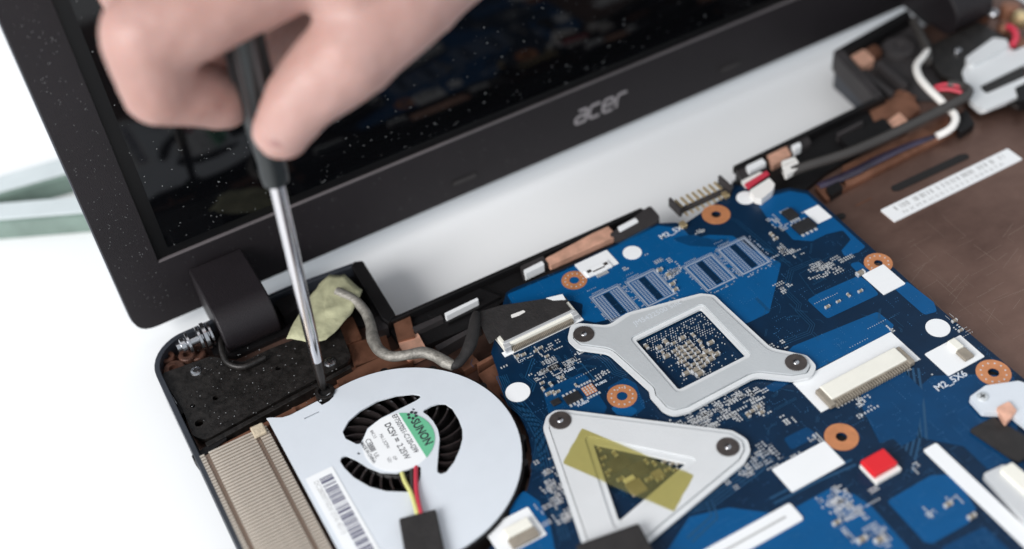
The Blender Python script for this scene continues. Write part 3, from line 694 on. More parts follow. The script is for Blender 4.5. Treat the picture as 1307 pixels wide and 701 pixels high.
for a in ((860,348,4,3,22), (856,352,2,6,14), (1002,372,3,3,12), (1046,345,5,4,26), (1040,350,7,6,22), (1060,340,3,3,8), (1064,338,6,4,12), (1010,322,3,3,20), (1000,323,2,2,14),
          (700,468,4,4,34), (690,478,3,4,26), (720,470,3,3,14), (716,485,3,3,14), (740,450,3,2,10), (690,450,6,2,16), (672,458,5,1.5,14), (735,463,3,2,8), (760,445,4,3,8),
          (905,530,8,3,46), (925,518,7,3,40), (945,510,5,2,24), (880,540,6,4,46), (900,545,5,4,36), (955,505,4,3,14), (968,522,3,3,18), (935,540,6,5,26), (1000,540,5,4,14),
          (1080,510,4,3,20), (1100,520,4,3,22), (1060,505,5,2,16), (985,575,5,4,18), (965,590,5,4,18), (975,600,6,3,16), (940,612,6,4,16), (1075,645,9,4,60), (1085,655,6,4,40), (1060,640,5,4,22),
          (715,640,3,9,44), (700,600,3,8,22), (708,625,3,6,24), (712,660,3,5,24), (695,655,4,5,16), (1214,403,2,3,22), (1226,419,2,3,14), (1010,277,4,3,16), (993,287,3,3,14), (1000,292,3,3,10),
          (890,298,1.6,2,8), (1090,690,5,4,16), (1130,690,5,4,14), (1190,660,3,3,8), (1215,640,3,5,10), (1240,620,3,3,6), (1120,680,4,3,8), (1170,600,3,3,6), (1040,560,6,4,8), (1010,590,3,2,5), (1150,470,8,8,12), (760,480,8,8,14), (1130,420,6,6,8), (995,440,5,4,8), (840,325,12,6,10)):
    dots(*a)
for a in ((1040,388,7,0.8), (1052,383,7,0.8), (745,478,6,0.8), (736,483,6,0.8), (750,372,5,0.7), (800,352,4,0.7), (836,336,5,0.7), (912,312,5,0.7), (1108,420,9,0.8), (990,470,8,0.8), (1000,466,8,0.8), (1085,444,8,0.9), (1230,430,5,0.8)):
    row(*a, s=(0.1, 0.1))
for a in ((640,470,3,0.9), (925,533,9,0.9), (890,552,8,0.9), (878,545,8,0.9), (1070,520,5,1.2), (960,515,6,0.8), (1100,530,6,1.1), (1060,655,6,1.4), (1050,648,6,1.4)):
    row(*a)
# bare pads and vias inside the window of the square bracket
wx0, wx1, wy0, wy1 = 17.9, 39.6, -67.6, -45.8
for i in range(26):
    for j in range(26):
        x = wx0+1+i*0.8+(0.4 if j % 2 else 0); y = wy0+1+j*0.8
        top = (j/26.0)
        if random.random() < (0.62 if top > 0.55 else 0.18): pads.cyl(x, y, random.choice((0.15, 0.18, 0.22)), 0.05, 0.2, 6)
pads.build('solder_pads', m_pad, board, kind='stuff')
# chip capacitors: one mesh, shared
cp = MB().box(-0.42, 0.42, -0.62, 0.62, 0.05, 0.85, 0).box(-0.46, 0.46, -0.92, -0.6, 0.04, 0.9, 1).box(-0.46, 0.46, 0.6, 0.92, 0.04, 0.9, 1)
cap0 = cp.build('capacitor', [m_cap, m_pad], board, bevel=0.1)
ORG0 = ORG[board]
def place_cap(x, y, s=1.0, turn=False, first=[True]):
    c = cap0 if first[0] else cap0.copy()
    if first[0]:
        for v in c.data.vertices: v.co += ORG0*S
        first[0] = False
    else: col.objects.link(c); c.parent = board
    c.location = (Vector((x, y, 0))-ORG0)*S; c.scale = (s, s, s); c.rotation_euler = (0, 0, R(90) if turn else 0)
cc = at(880, 452, 0.4)
for i in range(4):
    for j in range(7):
        if random.random() < 0.9: place_cap(cc.x-3.0+i*1.75, cc.y-6.0+j*1.55+(0.5 if i % 2 else 0), random.uniform(0.86, 1.0), turn=True)
for x, y, s_, t_ in ((841,444,1.1,1), (850,437,1.2,0), (851,455,1.2,1), (846,450,0.8,0), (825,443,1.1,0), (860,438,0.9,1), (871,432,1.2,1), (885,428,0.9,0), (893,436,0.9,0), (896,442,0.9,0), (907,438,1.2,1), (902,450,1.3,1), (909,452,1.3,0), (914,453,1.3,1), (907,459,1.3,1), (900,455,1.1,0), (888,474,1.5,1), (893,478,1.5,1), (876,477,1.3,1), (898,446,0.8,0), (868,462,0.9,1)):
    p = at(x, y, 0.4); place_cap(p.x, p.y, s_, turn=bool(t_))
for x, y, s in ((700,503,1.0), (707,502,0.9), (1056,392,0.95), (1070,385,0.8), (1083,377,0.8), (1098,372,0.9), (1098,350,1.6), (703,491,0.9), (712,500,0.8), (693,497,0.8), (735,492,0.7), (660,455,0.9), (668,453,0.9), (684,448,0.8), (690,444,0.8), (716,482,0.8), (692,489,0.8), (985,300,1.0), (990,305,0.9), (1068,668,1.3), (1100,690,1.6), (1122,690,1.6), (1210,645,1.3), (1240,660,1.3), (842,345,1.1), (853,352,1.1), (858,363,1.1), (862,370,1.0), (1218,410,1.0), (1226,422,0.9), (698,455,0.8), (960,525,1.0), (968,520,1.0), (972,527,1.0), (955,530,1.0)):
    p = at(x, y, 0.3); place_cap(p.x, p.y, s, turn=(x % 2 == 0))
# black chips
def chip(l, r, h, name='chip', pins=0, par=None):
    x0, x1, y0, y1 = rect(l, r, h)
    if y1 < y0: y0, y1 = y1, y0
    o = MB().box(x0, x1, y0, y1, 0.1, h).build(name, m_chip, board, bevel=0.15)
    if pins:
        pn = MB()
        for k in range(pins):
            x = x0+(k+0.5)*(x1-x0)/pins; w = 0.16*(x1-x0)/pins*1.6
            for s, yy in ((-1, y0), (1, y1)):
                a, b = sorted((yy, yy+s*1.0)); pn.box(x-w, x+w, a, b, 0.08, 0.3)
        pn.build('chip_legs', m_pad, o)
    return o
c1 = chip((699,469), (714,467), 0.7); textmb('RT8\n243', 1.1, (rect((699,469),(714,467),0.7)[0]+0.8, at(699,469,0.7).y-1.2, 0.7), thick=0.05).build('chip_marking', m_printf, c1)
chip((718,507), (744,507), 0.7, pins=4); chip((702,512), (717,513), 0.7)
chip((997,270), (1020,274), 1.3, pins=4); chip((1010,287), (1043,287), 1.3, pins=4)
MB().prism(rpoly(*rect((741,496), (763,499), 0.1), 0.2), 0.05, 0.16).build('bare_copper_pad', m_ring, board)
gp = MB(); gx0, gx1, gy0, gy1 = rect((741,496), (763,499), 0.1)
for i in range(4):
    for j in range(4): gp.cyl(gx0+(i+0.5)*(gx1-gx0)/4, gy0+(j+0.5)*(gy1-gy0)/4, 0.3, 0.16, 0.26, 8)
for i in range(5): gp.box(gx0+i*(gx1-gx0)/4-0.3, gx0+i*(gx1-gx0)/4+0.3, gy1+0.5, gy1+1.2, 0.06, 0.25); gp.box(gx0+i*(gx1-gx0)/4-0.3, gx0+i*(gx1-gx0)/4+0.3, gy0-1.2, gy0-0.5, 0.06, 0.25)
gp.build('solder_dots', m_pad, board)
# lettering on the board
def btext(s, size, px, ang=0, xs=1.0, m=m_silk, z=0.09, bold=0.0):
    p = at(*px); textmb(s, size, (p.x, p.y, z), ang, xs, bold=bold, thick=0.03).build('board_lettering', m, board)
btext('M2_5X6', 2.9, (844,306), 0, 1.0, bold=0.02); btext('M2_5X6', 3.0, (1197,500), 0, 1.05, bold=0.02)
btext('PU801', 1.25, (721,477), 0, 1.1, bold=0.02); btext('PU802', 1.25, (761,494), 0, 1.1, bold=0.02); btext('PU803', 1.25, (738,520), 0, 1.1, bold=0.02)
btext('LDT', 1.25, (662,464), 0, 1.2); btext('LE601', 1.0, (838,452), 0, 1.3); btext('U4103', 1.0, (985,331), 0, 1.1)
# display connector with its black taped plug
zx0, zx1, zy0, zy1 = rect((627,430), (741,408), 0.6)
zy1 = at(718,383,0.6).y; zx0 += 0.5
zy0 = zy1-9.5
zc1 = MB().prism([(zx0-0.8, zy0-0.8), (zx1+0.9, zy0-0.8), (zx1+0.9, zy1+0.4), (zx1-4, zy1+0.4), (zx1-4, zy0+1.2), (zx0-0.8, zy0+1.2)], 0.05, 0.25).build('white_outline', m_white, board)
sock = MB().box(zx0, zx1, zy0+0.8, zy1, 0.3, 2.6).build('display_socket', m_ivory, board, bevel=0.3)
MB().box(zx0+1.2, zx1-1.2, zy0+2.5, zy1+0.6, 2.3, 3.2).build('socket_shell', m_clothtape, sock, bevel=0.25)
MB().box(zx0+0.6, zx1-0.6, zy0+1.6, zy0+2.6, 2.5, 2.95).build('socket_rim', m_pad, sock, bevel=0.1)
pn = MB()
for k in range(40):
    x = zx0+2.6+k*(zx1-zx0-5.2)/39.0; pn.box(x-0.14, x+0.14, zy0-0.7, zy0+1.4, 0.1, 1.5)
pn.build('socket_pins', m_cap, sock)
for xx in (zx0+0.1, zx1-2.1): MB().box(xx, xx+2.0, zy0-0.1, zy0+1.9, 0.2, 2.8).build('socket_latch', m_pad, sock, bevel=0.15)
# keyboard connector
kx0, kx1, ky0, ky1 = rect((1012,489), (1175,459), 0.1)
MB().prism([(kx0, ky0), (kx0+3.0, ky0), (kx0+3.0, ky0+0.1), (kx1-0.1, ky0+0.1), (kx1, ky0), (kx1, ky1), (kx0, ky1)], 0.03, 0.2).build('white_sticker', m_white, board)
kc = rect((1040,497), (1168,460), 2.0)
ks = MB().box(kc[0]+1.6, kc[1]-1.6, kc[2]+1.4, kc[3], 0.2, 2.3).build('keyboard_socket', m_ivory, board, bevel=0.25)
for a_ in (kc[0], kc[1]-1.8): MB().box(a_, a_+1.8, kc[2]-0.2, kc[3]-0.2, 0.22, 1.9).build('socket_latch', m_cap, ks, bevel=0.25)
pn = MB()
for k in range(30):
    x = kc[0]+2.2+k*(kc[1]-kc[0]-4.4)/29; pn.box(x-0.22, x+0.22, kc[2]-0.6, kc[2]+1.7, 0.2, 1.4)
pn.build('socket_pins', m_cap, ks)
MB().box(kc[0]+1.6, kc[1]-1.6, kc[2]+0.9, kc[2]+1.38, 0.3, 1.7).build('socket_rim', m_cap, ks)
# small sockets
def minisock(l, r, flip=False):
    x0, x1, y0, y1 = rect(l, r, 1.6)
    o = MB().box(x0, x1, (y0+y1)/2, y1, 0.2, 1.8).build('ribbon_socket', m_ivory, board, bevel=0.25)
    MB().box(x0-0.3, x1+0.3, y0, (y0+y1)/2-0.05, 0.2, 1.3).build('socket_lever', m_cap, o, bevel=0.2)
minisock((1209,436), (1243,453)); minisock((641,676), (688,682))
bslab('white_sticker', (617,676), (698,682), 0.02, 0.2, m_white)
sk = rect((745,346), (782,340), 0.6)
o = MB().box(sk[0], sk[1], sk[2], sk[3], 0.15, 0.7).build('ribbon_socket', m_white, board, bevel=0.1)
for a_ in (sk[0]+0.6, sk[1]-2.0): MB().box(a_, a_+1.4, sk[2]+1.5, sk[3]-0.6, 0.7, 0.78).build('socket_latch', m_rivet, o)
MB().box(sk[0]+2.2, sk[1]-2.2, sk[2]+1.0, sk[2]+1.5, 0.7, 0.76).build('socket_rim', m_rivet, o)
pn = MB()
for k in range(9): pn.box(sk[0]+2.4+k*(sk[1]-sk[0]-4.8)/8-0.15, sk[0]+2.4+k*(sk[1]-sk[0]-4.8)/8+0.15, sk[2]-1.4, sk[2]+0.6, 0.1, 0.4)
pn.build('socket_pins', m_pad, o)
# red slide
rx0, rx1, ry0, ry1 = rect((1098,589), (1152,594), 3.0)
o = MB().box(rx0, rx1, ry0, ry1, 0.05, 1.6).build('red_switch', m_wwire, board, bevel=0.2)
MB().box(rx0, rx1-0.6, ry0+1.1, ry1, 1.6, 3.4).build('switch_cap', m_red, o, bevel=0.35)
# pin header on the rear edge
hx0, hx1, hy0, hy1 = rect((866,264), (935,252), 2.0)
hy1 = at(866,262,2.0).y; hx1 = at(920,234,2).x
hd = MB().box(hx0, hx1, hy1-2.4, hy1-0.6, 0.1, 1.4).build('pin_header', m_gplast, board, bevel=0.15)
for e in (hx0-1.4, hx1+0.3): MB().box(e, e+1.0, hy1-3.4, hy1+3.2, 0.1, 3.6).build('header_wing', m_gplast, hd, bevel=0.2)
for k in range(8):
    x = hx0+1.2+k*(hx1-hx0-2.4)/7; MB().box(x-0.4, x+0.4, hy1-1.0, hy1+3.0, 1.2, 1.9).box(x-0.35, x+0.35, hy1-4.2, hy1-2.4, 0.1, 0.5).build('header_pin', m_gold, hd, bevel=0.12)
for px in ((872,288), (926,250)):
    p = at(*px, 0.5); MB().box(p.x-0.9, p.x+0.9, p.y-1.3, p.y+1.3, 0.1, 1.5).build('header_foot', m_gold, hd, bevel=0.2)
# port shield and black pad at the right edge
quad('port_shield', [(1237,507), (1258,492), (1300,486), (1400,520), (1420,580), (1330,560), (1290,528), (1254,526)], 0.6, 2.4, m_plate, 1.0, 0.3, par=board)
screw((1254,507), 2.4, 1.7, board, m_brk)
quad('copper_tab', [(1272,520), (1288,512), (1298,524), (1284,540)], 1.5, 3.4, m_copbright, 0.6, 0.3, par=board)
quad('black_pad', [(1238,548), (1268,532), (1330,570), (1300,590)], 0.1, 1.2, m_clothtape, 0.5, 0.2, par=board)
quad('ribbon_socket', [(1254,605), (1282,592), (1380,690), (1350,712)], 0.1, 2.0, m_pad, 1.0, 0.3, par=board)
quad('ribbon_socket', [(1276,598), (1292,590), (1380,664), (1366,680)], 0.3, 3.2, m_ivory, 0.6, 0.3, par=board)
# ------------------------------------------------------------------ cooling fan
LC = at(509, 564, 2.0); LC = (LC.x, LC.y)
fan = thing('cooling_fan', 'flat silver blower fan with round white and green label', 'fan', (FC[0], FC[1], -5))
fo = circ(FC[0], FC[1], FR, 48, 108, -112)
fo += [(-87.7, -86), (-87.7, -14.0)] + pl([(340,534), (345,533), (360,533), (370,530), (405,512), (411,517), (420,512), (428,504)], 2.0)
S1 = [(437,551), (445,537), (460,524), (482,511.5), (506,504.7), (527,502.6), (536,504), (537,507.4), (530,512), (510,522), (486,534), (469,547), (463.5,560), (460,566.5), (455,567), (441,560)]
S3 = [(539.5,526), (541,523), (551,517.7), (559.6,515), (568,515), (577,521), (585,534), (590,547.7), (590.4,560), (587,573), (580,589), (570,602.5), (563,605.4), (558,603), (558,595.6), (559.6,575), (561,559.7), (558.7,547.7), (552.7,537.4), (546,530.5)]
S2 = [(434,589), (435,584), (441,581), (455,587), (469,596), (486,602.6), (506.5,603.6), (530.6,595.7), (537,594), (537,608), (532,623), (520,628), (493,627), (472,621.5), (451.5,609.5), (439.5,597.5)]
hl = [rounded(pl(s, 2.0), 0.8, 2) for s in (S1, S2, S3)]
for px in ((528,522), (458,578.5)):
    q = at(*px, 2); hl.append(circ(q.x, q.y, 0.45, 10))
q1, q2 = at(389,535,2), at(408,526,2); hl.append([(q1.x, q1.y), (q2.x, q2.y), (q2.x+0.05, q2.y+0.45), (q1.x+0.05, q1.y+0.45)])
MB().prism(fo, 1.4, 2.0, hl).build('fan_cover', m_plate, fan, bevel=0.18)
fi = offset_poly(ccw(fo), 0.6)
fi2 = circ(FC[0], FC[1], FR-2.2, 40)
MB().prism(circ(FC[0], FC[1], FR+0.9, 40, 100, -112)+[(-87, -86), (-87, -15.5)], -5.0, -4.2).build('fan_floor', m_hole, fan)
MB().prism(circ(FC[0], FC[1], FR+0.7, 44, 104, -112)+[(FC[0]+(FR-1.2)*math.cos(R(a)), FC[1]+(FR-1.2)*math.sin(R(a))) for a in range(-112, 105, 6)], -4.1, 1.35).build('fan_wall', m_bplast, fan)
for a in (72, 48, 20, -18, -32):
    x, y = FC[0]+(FR+0.4)*math.cos(R(a)), FC[1]+(FR+0.4)*math.sin(R(a)); MB().cyl(x, y, 1.3, -4, 1.3, 12).build('wall_clip', m_bplast, fan)
MB().lathe([(11.2,-5), (11.2,0.2), (10.6,0.9), (0.02,0.9)], (LC[0], LC[1], 0), n=48).build('fan_hub', m_bplast, fan)
bl = MB()
N = 8
prof = [(11.0+i*(24.5-11.0)/(N-1), 0.55*((i/(N-1))**1.3)) for i in range(N)]
for sgn in (-1, 1): pass
vs = []
for r, a in prof:
    for off in (-0.32, 0.32):
        for z in (-3.6, 0.85):
            t = a; x, y = r*math.cos(t)-off*math.sin(t), r*math.sin(t)+off*math.cos(t); vs.append((x, y, z))
fs = []
for i in range(N-1):
    a = i*4; b = a+4
    fs += [(a, b, b+1, a+1), (a+3, b+3, b+2, a+2), (a+1, b+1, b+3, a+3), (a+2, b+2, b, a)]
fs += [(0, 1, 3, 2), ((N-1)*4+2, (N-1)*4+3, (N-1)*4+1, (N-1)*4)]
bl.add(vs, fs)
me = bl.mesh('blade', m_blade)
for k in range(28):
    o = bpy.data.objects.new('blade', me); col.objects.link(o); o.parent = fan
    o.location = (Vector((LC[0], LC[1], 0))-ORG[fan])*S; o.rotation_euler = (0, 0, 2*math.pi*k/28)
# round label
LR = at(555, 562, 2).x
lab = MB().cyl(LC[0], LC[1], 10.1, 2.02, 2.14, 56).build('round_label', m_white, fan, label='round white and green maker label')
g0 = at(509,526,2.1); g1 = at(544,584,2.1)
ga = math.degrees(math.atan2(g0.y-LC[1], g0.x-LC[0])); gb = math.degrees(math.atan2(g1.y-LC[1], g1.x-LC[0]))
MB().prism(circ(LC[0], LC[1], 10.12, 30, gb, ga), 2.1, 2.17).build('green_field', m_green, lab)
d = Vector((g1.x-g0.x, g1.y-g0.y)).normalized(); tang = math.degrees(math.atan2(d.y, d.x)); nr = Vector((-d.y, d.x))   # nr points to the green side
lp = lambda s, h: (g0.x+d.x*s+nr.x*h, g0.y+d.y*s+nr.y*h, 2.17)
lt = MB()
textmb('SUNON', 3.5, lp(4.9, 1.5), tang, 0.82, bold=0.03, mb=lt)
hexa = lp(3.2, 2.8)
for k in range(6):
    a = R(60*k+15); lt.cyl(hexa[0]+1.15*math.cos(a), hexa[1]+1.15*math.sin(a), 0.5, 2.17, 2.2, 8)
textmb('EF75070S1-C120-G99', 2.15, lp(0.2, -2.3), tang, 0.80, mb=lt, bold=0.01)
textmb('DC5V', 2.5, lp(2.0, -5.4), tang, 0.85, mb=lt, bold=0.02); textmb('=', 2.6, lp(8.1, -5.4), tang, 1.0, mb=lt, bold=0.02); textmb('2.25W', 2.5, lp(10.6, -5.4), tang, 0.85, mb=lt, bold=0.01)
textmb('MA.1.2CPW', 1.4, lp(4.6, -8.2), tang, 0.8, mb=lt); textmb('84C13', 1.3, lp(2.0, -9.9), tang, 0.9, mb=lt)
textmb('CE', 2.3, lp(4.2, -12.4), tang, 0.9, mb=lt); textmb('UL', 1.8, lp(9.9, -12.2), tang, 0.9, mb=lt)
textmb('OP', 1.3, lp(13.6, -8.0), tang, 0.9, mb=lt); textmb('VZ1', 1.3, lp(13.2, -9.6), tang, 0.9, mb=lt)
textmb('MADE IN CHINA', 1.35, lp(4.4, -13.9), tang+3, 0.85, mb=lt, bold=0.02)
lt.build('label_print', m_black_ink, lab)
p0 = lp(6.6, -12.6); pc = MB()
for k in range(7): 
    a = lp(6.6+k*0.38, -12.5); b = lp(6.6+k*0.38, -10.9); pc.ribbon([a[:2], b[:2]], 0.24, 0, 2.18)
pc.build('approval_marks', m_black_ink, lab)
# barcode sticker on the fan
bx = [at(388,610,2.1), at(425,597,2.1)]
bw0, bw1, by1 = bx[0].x+0.2, at(425,597,2.1).x, at(425,597,2.1).y-0.6
by1 = (bx[0].y+bx[1].y)/2
stk = MB().prism(rpoly(bw0, bw1, by1-44, by1, 0.2), 2.02, 2.14).build('barcode_sticker', m_white, fan)
bb = MB(); y = by1-2.2
while y > by1-40:
    w = random.choice((0.22, 0.35, 0.35, 0.6, 0.95))
    bb.box(bw0+(bw1-bw0)*0.40, bw1-1.1, y-w, y, 2.15, 2.18); y -= w+random.choice((0.22, 0.3, 0.4, 0.6))
bb.build('barcode', m_print, stk)
textmb('DC28000T0D0 D7A 4D13', 1.9, (bw0+1.5, by1-2.2, 2.15), -90, 0.95).build('sticker_text', m_printf, stk)
# wires and tape flag
wy = [(513,604,1.6), (517,615,2.2), (525,630,3.0), (531,650,3.6), (533,662,3.2)]
wires = thing('fan_wires', 'yellow, red and black fan wires under a black tape flag', 'wires', at(530, 640, 2.0))
MB().tube([at(*p) for p in wy], 0.62, n=10).build('yellow_wire', m_ywire, wires, smooth=True)
MB().tube([at(*p) for p in ((531,596,1.6), (531,612,2.4), (532,630,3.0), (536,650,3.6), (540,664,3.2))], 0.62, n=10).build('red_wire', m_rwire, wires, smooth=True)
MB().tube([at(*p) for p in ((526,600,1.4), (526,615,2.0), (527,634,2.7), (532,650,3.2), (536,664,3.0))], 0.6, n=10).build('black_wire', m_rubber, wires, smooth=True)
tp = pl([(509,662), (556,650), (568,704), (580,760), (530,780), (516,704)], 4.0)
MB().prism(tp, 2.15, 4.3).build('tape_flag', m_clothtape, wires, bevel=0.5)
# ------------------------------------------------------------------ radiator
rad = thing('heat_sink_fins', 'beige metal fin stack of the radiator beside the silver fan', 'heat sink', (-100, -50, -5))
RX0, RX1, RY1 = -110.0+1.0, -88.6, -14.6
MB().box(RX0, RX1, -90, RY1-0.3, -5, -0.9).build('fin_core', m_fingap, rad)
g0, g1 = at(262,577,1).x, at(326,553,1).x
fm = MB()
for a, b in ((RX0, g0-0.6), (g0+0.7, g1-0.6), (g1+0.7, RX1-0.2)): fm.box(a, b, -0.30, 0.30, -1.2, 1.0)
me = fm.mesh('fin', m_fin); n = 0
y = RY1-0.4
while y > -88:
    o = bpy.data.objects.new('fin', me); col.objects.link(o); o.parent = rad; o.location = (Vector((0, y, random.uniform(-0.015, 0.015)))-ORG[rad])*S
    y -= 1.15
for g in (g0, g1): MB().box(g-0.55, g+0.65, -89, RY1-0.2, -0.8, 0.45).build('groove_bar', m_fingap, rad, bevel=0.15)
p = at(330, 549, 1.8); MB().box(p.x-1.9, p.x+1.9, p.y-2.0, p.y+2.0, 0.9, 2.2).build('foam_block', m_foam, rad, bevel=0.4)
# ------------------------------------------------------------------ cooler brackets
def bracket(name, label, outline, window, rads, z0, z1, m, rivets, step=1.4, wr=0.8):
    b = thing(name, label, 'metal bracket', (outline[0][0], outline[0][1], 0), 'cooler mounting brackets')
    out = ccw(rounded(outline, rads, 6)); win = ccw(rounded(window, wr, 4)); big = offset_poly(win, -step)
    big = ccw(rounded(offset_poly(ccw(list(window)), -step), wr+1.2, 5))
    MB().prism(offset_poly(out, 0.6), z0+0.05, z1-1.0, [big]).build('under_plate', m_groove, b)
    MB().prism(offset_poly(out, 1.75), z0+0.1, z1, [big]).build('plate', m, b, bevel=0.22, seg=3)
    MB().prism(out, z0, z1-0.5, [offset_poly(out, 1.5)]).build('folded_edge', m_edge, b, bevel=0.4, seg=3)
    MB().prism(offset_poly(big, 0.03), z0, z1-0.45, [win]).build('window_step', m_edge, b, bevel=0.15, seg=2)
    for px in rivets:
        p = at(px[0], px[1], z1)
        o = MB()
        n = 36
        for k in range(n):
            a = 2*math.pi*k/n
        o.prism([(p.x+(3.0+0.22*(k % 2))*math.cos(math.pi*k/n), p.y+(3.0+0.22*(k % 2))*math.sin(math.pi*k/n)) for k in range(2*n)], z1+0.01, z1+0.3)
        ob = o.build('rivet', m_rivet, b, bevel=0.06)
        MB().lathe([(0.95, 0.28), (0.85, 0.5), (0.5, 0.62), (0.02, 0.65)], (p.x, p.y, z1), n=18).build('rivet_centre', m_steel, ob, smooth=True)
        MB().cyl(p.x, p.y, 1.6, 0.02, z0, 16).build('standoff', m_steel, b)
    return b
Z1 = 2.0
sq = [(728,414), (739,411), (776,414), (800,398), (894,373), (912,375), (922,385), (985,443), (1030,452), (1043,466), (1036,480), (1012,484), (965,479), (880,524), (860,529), (846,523), (830,505), (828,496), (776,449), (737,444), (724,432)]
win = [(813,433), (895,391), (950,452), (866,498)]
sqw = pl(sq, Z1); ww = pl(win, Z1)
wx = [(ww[0][0]+ww[3][0])/2, (ww[1][0]+ww[2][0])/2]; wyy = [(ww[2][1]+ww[3][1])/2, (ww[0][1]+ww[1][1])/2]
bsq = bracket('cooler_bracket', 'silver bracket with a square window full of tiny capacitors', sqw, [(wx[0], wyy[0]), (wx[1], wyy[0]), (wx[1], wyy[1]), (wx[0], wyy[1])], [2,2.5,4,4,3,3,3,5,3,3,3,3,5,4,4,4,1.5,1.5,5,3,3], 0.6, Z1, m_brk, ((745,427), (1016,463)))
p = at(811,416,Z1)
textmb('JM5422500 Sinc', 2.6, (p.x, p.y, Z1), 0, 1.0, thick=0.03).build('stamped_lettering', m_plate, bsq)
for px in ((740,428), (1012,464)): pass
tri = [(693,545), (697,530), (708,522), (726,522), (935,548), (955,560), (958,575), (950,590), (815,702), (780,745), (752,715), (742,690)]
tw = [(757,565), (876,590), (790,664)]
btri = bracket('cooler_bracket', 'silver triangular bracket with amber tape across its window', pl(tri, Z1), pl(tw, Z1), [3,3,3,3,4,4,3,4,2,4,3,3], 0.6, Z1, m_brk2, ((715,537), (929,571)), step=2.0, wr=0.6)
# board parts under the triangular window
for x, y, w, h, hh in ((790,592,5.5,4.0,1.0), (815,600,4.0,4.2,1.2), (812,622,4.5,4.5,0.8), (840,606,3.0,3.0,0.8)):
    q = at(x, y, 0.5); MB().box(q.x-w/2, q.x+w/2, q.y-h/2, q.y+h/2, 0.1, hh).build('chip', m_chip if hh > 0.8 else m_cap, board, bevel=0.15)
q = at(803, 612, 0.5); MB().box(q.x-1.6, q.x+1.6, q.y-0.7, q.y+0.7, 0.1, 0.9).build('chip', m_wwire, board, bevel=0.15)
for x, y in ((765,574), (770,585), (785,580), (768,595), (792,612), (775,606), (835,592), (848,590), (858,592), (866,592), (852,600), (842,612), (828,612), (825,590), (780,600), (862,600)):
    q = at(x, y, 0.4); place_cap(q.x, q.y, random.uniform(0.8, 1.2), turn=(x % 2 == 0))
# amber tape, dipping a little into the window
tpts = [(742,545), (888,606), (861,655), (716,592)]
W = [at(x, y, Z1+0.12) for x, y in tpts]
mb = MB(); nu, nv = 26, 10; vs = []; rnd = random.Random(3)
edge0 = [rnd.uniform(-0.008, 0.008) for _ in range(nv+1)]
twp = pl(tw, Z1)
for i in range(nu+1):
    for j in range(nv+1):
        u = i/nu; v = j/nv
        if i in (0, nu): u += edge0[j]
        p = W[0].lerp(W[1], u).lerp(W[3].lerp(W[2], u), v)
        sag = 0.5 if inside(p.x, p.y, twp) else 0.0
        vs.append((p.x, p.y, p.z-sag))
fs = [(i*(nv+1)+j, (i+1)*(nv+1)+j, (i+1)*(nv+1)+j+1, i*(nv+1)+j+1) for i in range(nu) for j in range(nv)]
mb.add(vs, fs)
o = mb.build('amber_tape', m_kapton, None, smooth=True, origin=tuple(W[0]))
sm = o.modifiers.new('soft', 'SMOOTH'); sm.iterations = 3
tag(o, 'translucent amber tape stuck across the triangular bracket window', 'tape')
bt = pl([(735,696), (815,668), (836,706), (850,780), (760,800)], 4.5)
o = MB().prism(bt, 2.1, 5.0).build('black_tape_end', m_clothtape, None, bevel=0.6, origin=(bt[0][0], bt[0][1], 2.1))
tag(o, 'black cloth tape end lying over the point of the triangular bracket', 'tape')

# ------------------------------------------------------------------ cables and tapes
# grey braided cable with black taped end
cab = thing('display_cable', 'grey braided cable bending from masking tape to a black taped plug', 'cable', at(500, 450, 0))
gp_ = [(430,372,3.5), (452,383,3.0), (466,398,2.0), (473,415,1.4), (476,432,1.2), (484,447,1.4), (500,455,1.8), (520,453,2.4), (540,450,2.8), (556,455,2.6), (568,462,2.4), (579,467,2.4)]
MB().tube([at(*p) for p in gp_], [1.5,1.5,1.6,1.6,2.0,1.8,1.6,1.5,1.8,1.7,1.9,1.5], n=14).build('braided_sleeve', m_cable, cab, smooth=True)
bk = [(577,466,2.4), (584,464,2.4), (592,455,2.6), (600,440,3.0), (604,425,3.4), (606,410,3.6), (608,400,3.4)]
MB().tube([at(*p) for p in bk], [1.3,1.5,1.5,2.0,1.9,1.6,1.1], n=14).build('taped_section', m_clothtape, cab, smooth=True)
fl = [(604,398), (640,388), (700,380), (722,384), (726,392), (640,425), (622,432), (612,425)]
grid = MB()
MB().prism(rounded(pl([(606,400), (640,390), (720,378), (726,384), (637,428), (625,440), (618,425)], 3.0), 0.6, 3), 2.75, 3.15).build('tape_flag', m_clothtape, cab, bevel=0.2)
quad('white_scuff', [(652,402), (668,396), (671,398), (662,403), (653,406)], 3.2, 3.26, m_wwire, 0.3, 0, par=cab)
MB().prism(pl([(697,381), (718,376), (722,383), (706,384)], 3.1), 2.9, 3.3).build('white_tab', m_white, cab)
# masking tape
mk = [(365,431), (378,405), (394,380), (408,362), (420,350), (440,351), (462.5,370), (452,392), (444,405), (430,421), (416,434), (399,438), (385,434)]
mp2 = pl(mk, 3.0); cx_ = sum(p[0] for p in mp2)/len(mp2); cy_ = sum(p[1] for p in mp2)/len(mp2)
mb = MB(); rings = 7; vs = [(cx_, cy_, 3.8)]; n = len(mp2)*3; fs = []
bnd = []
for i in range(len(mp2)):
    a, b = Vector(mp2[i]), Vector(mp2[(i+1) % len(mp2)])
    for k in range(3): bnd.append(a.lerp(b, k/3))
for r in range(1, rings+1):
    for i, b in enumerate(bnd):
        t = r/rings; x = cx_+(b.x-cx_)*t; y = cy_+(b.y-cy_)*t
        z = 3.9-1.2*t*t+0.85*noise.noise(Vector((x*0.16, y*0.32, 2.0)))+0.4*noise.noise(Vector((x*0.5, y*0.5, 7.0))); vs.append((x, y, z))
for i in range(n): fs.append((0, 1+i, 1+(i+1) % n))
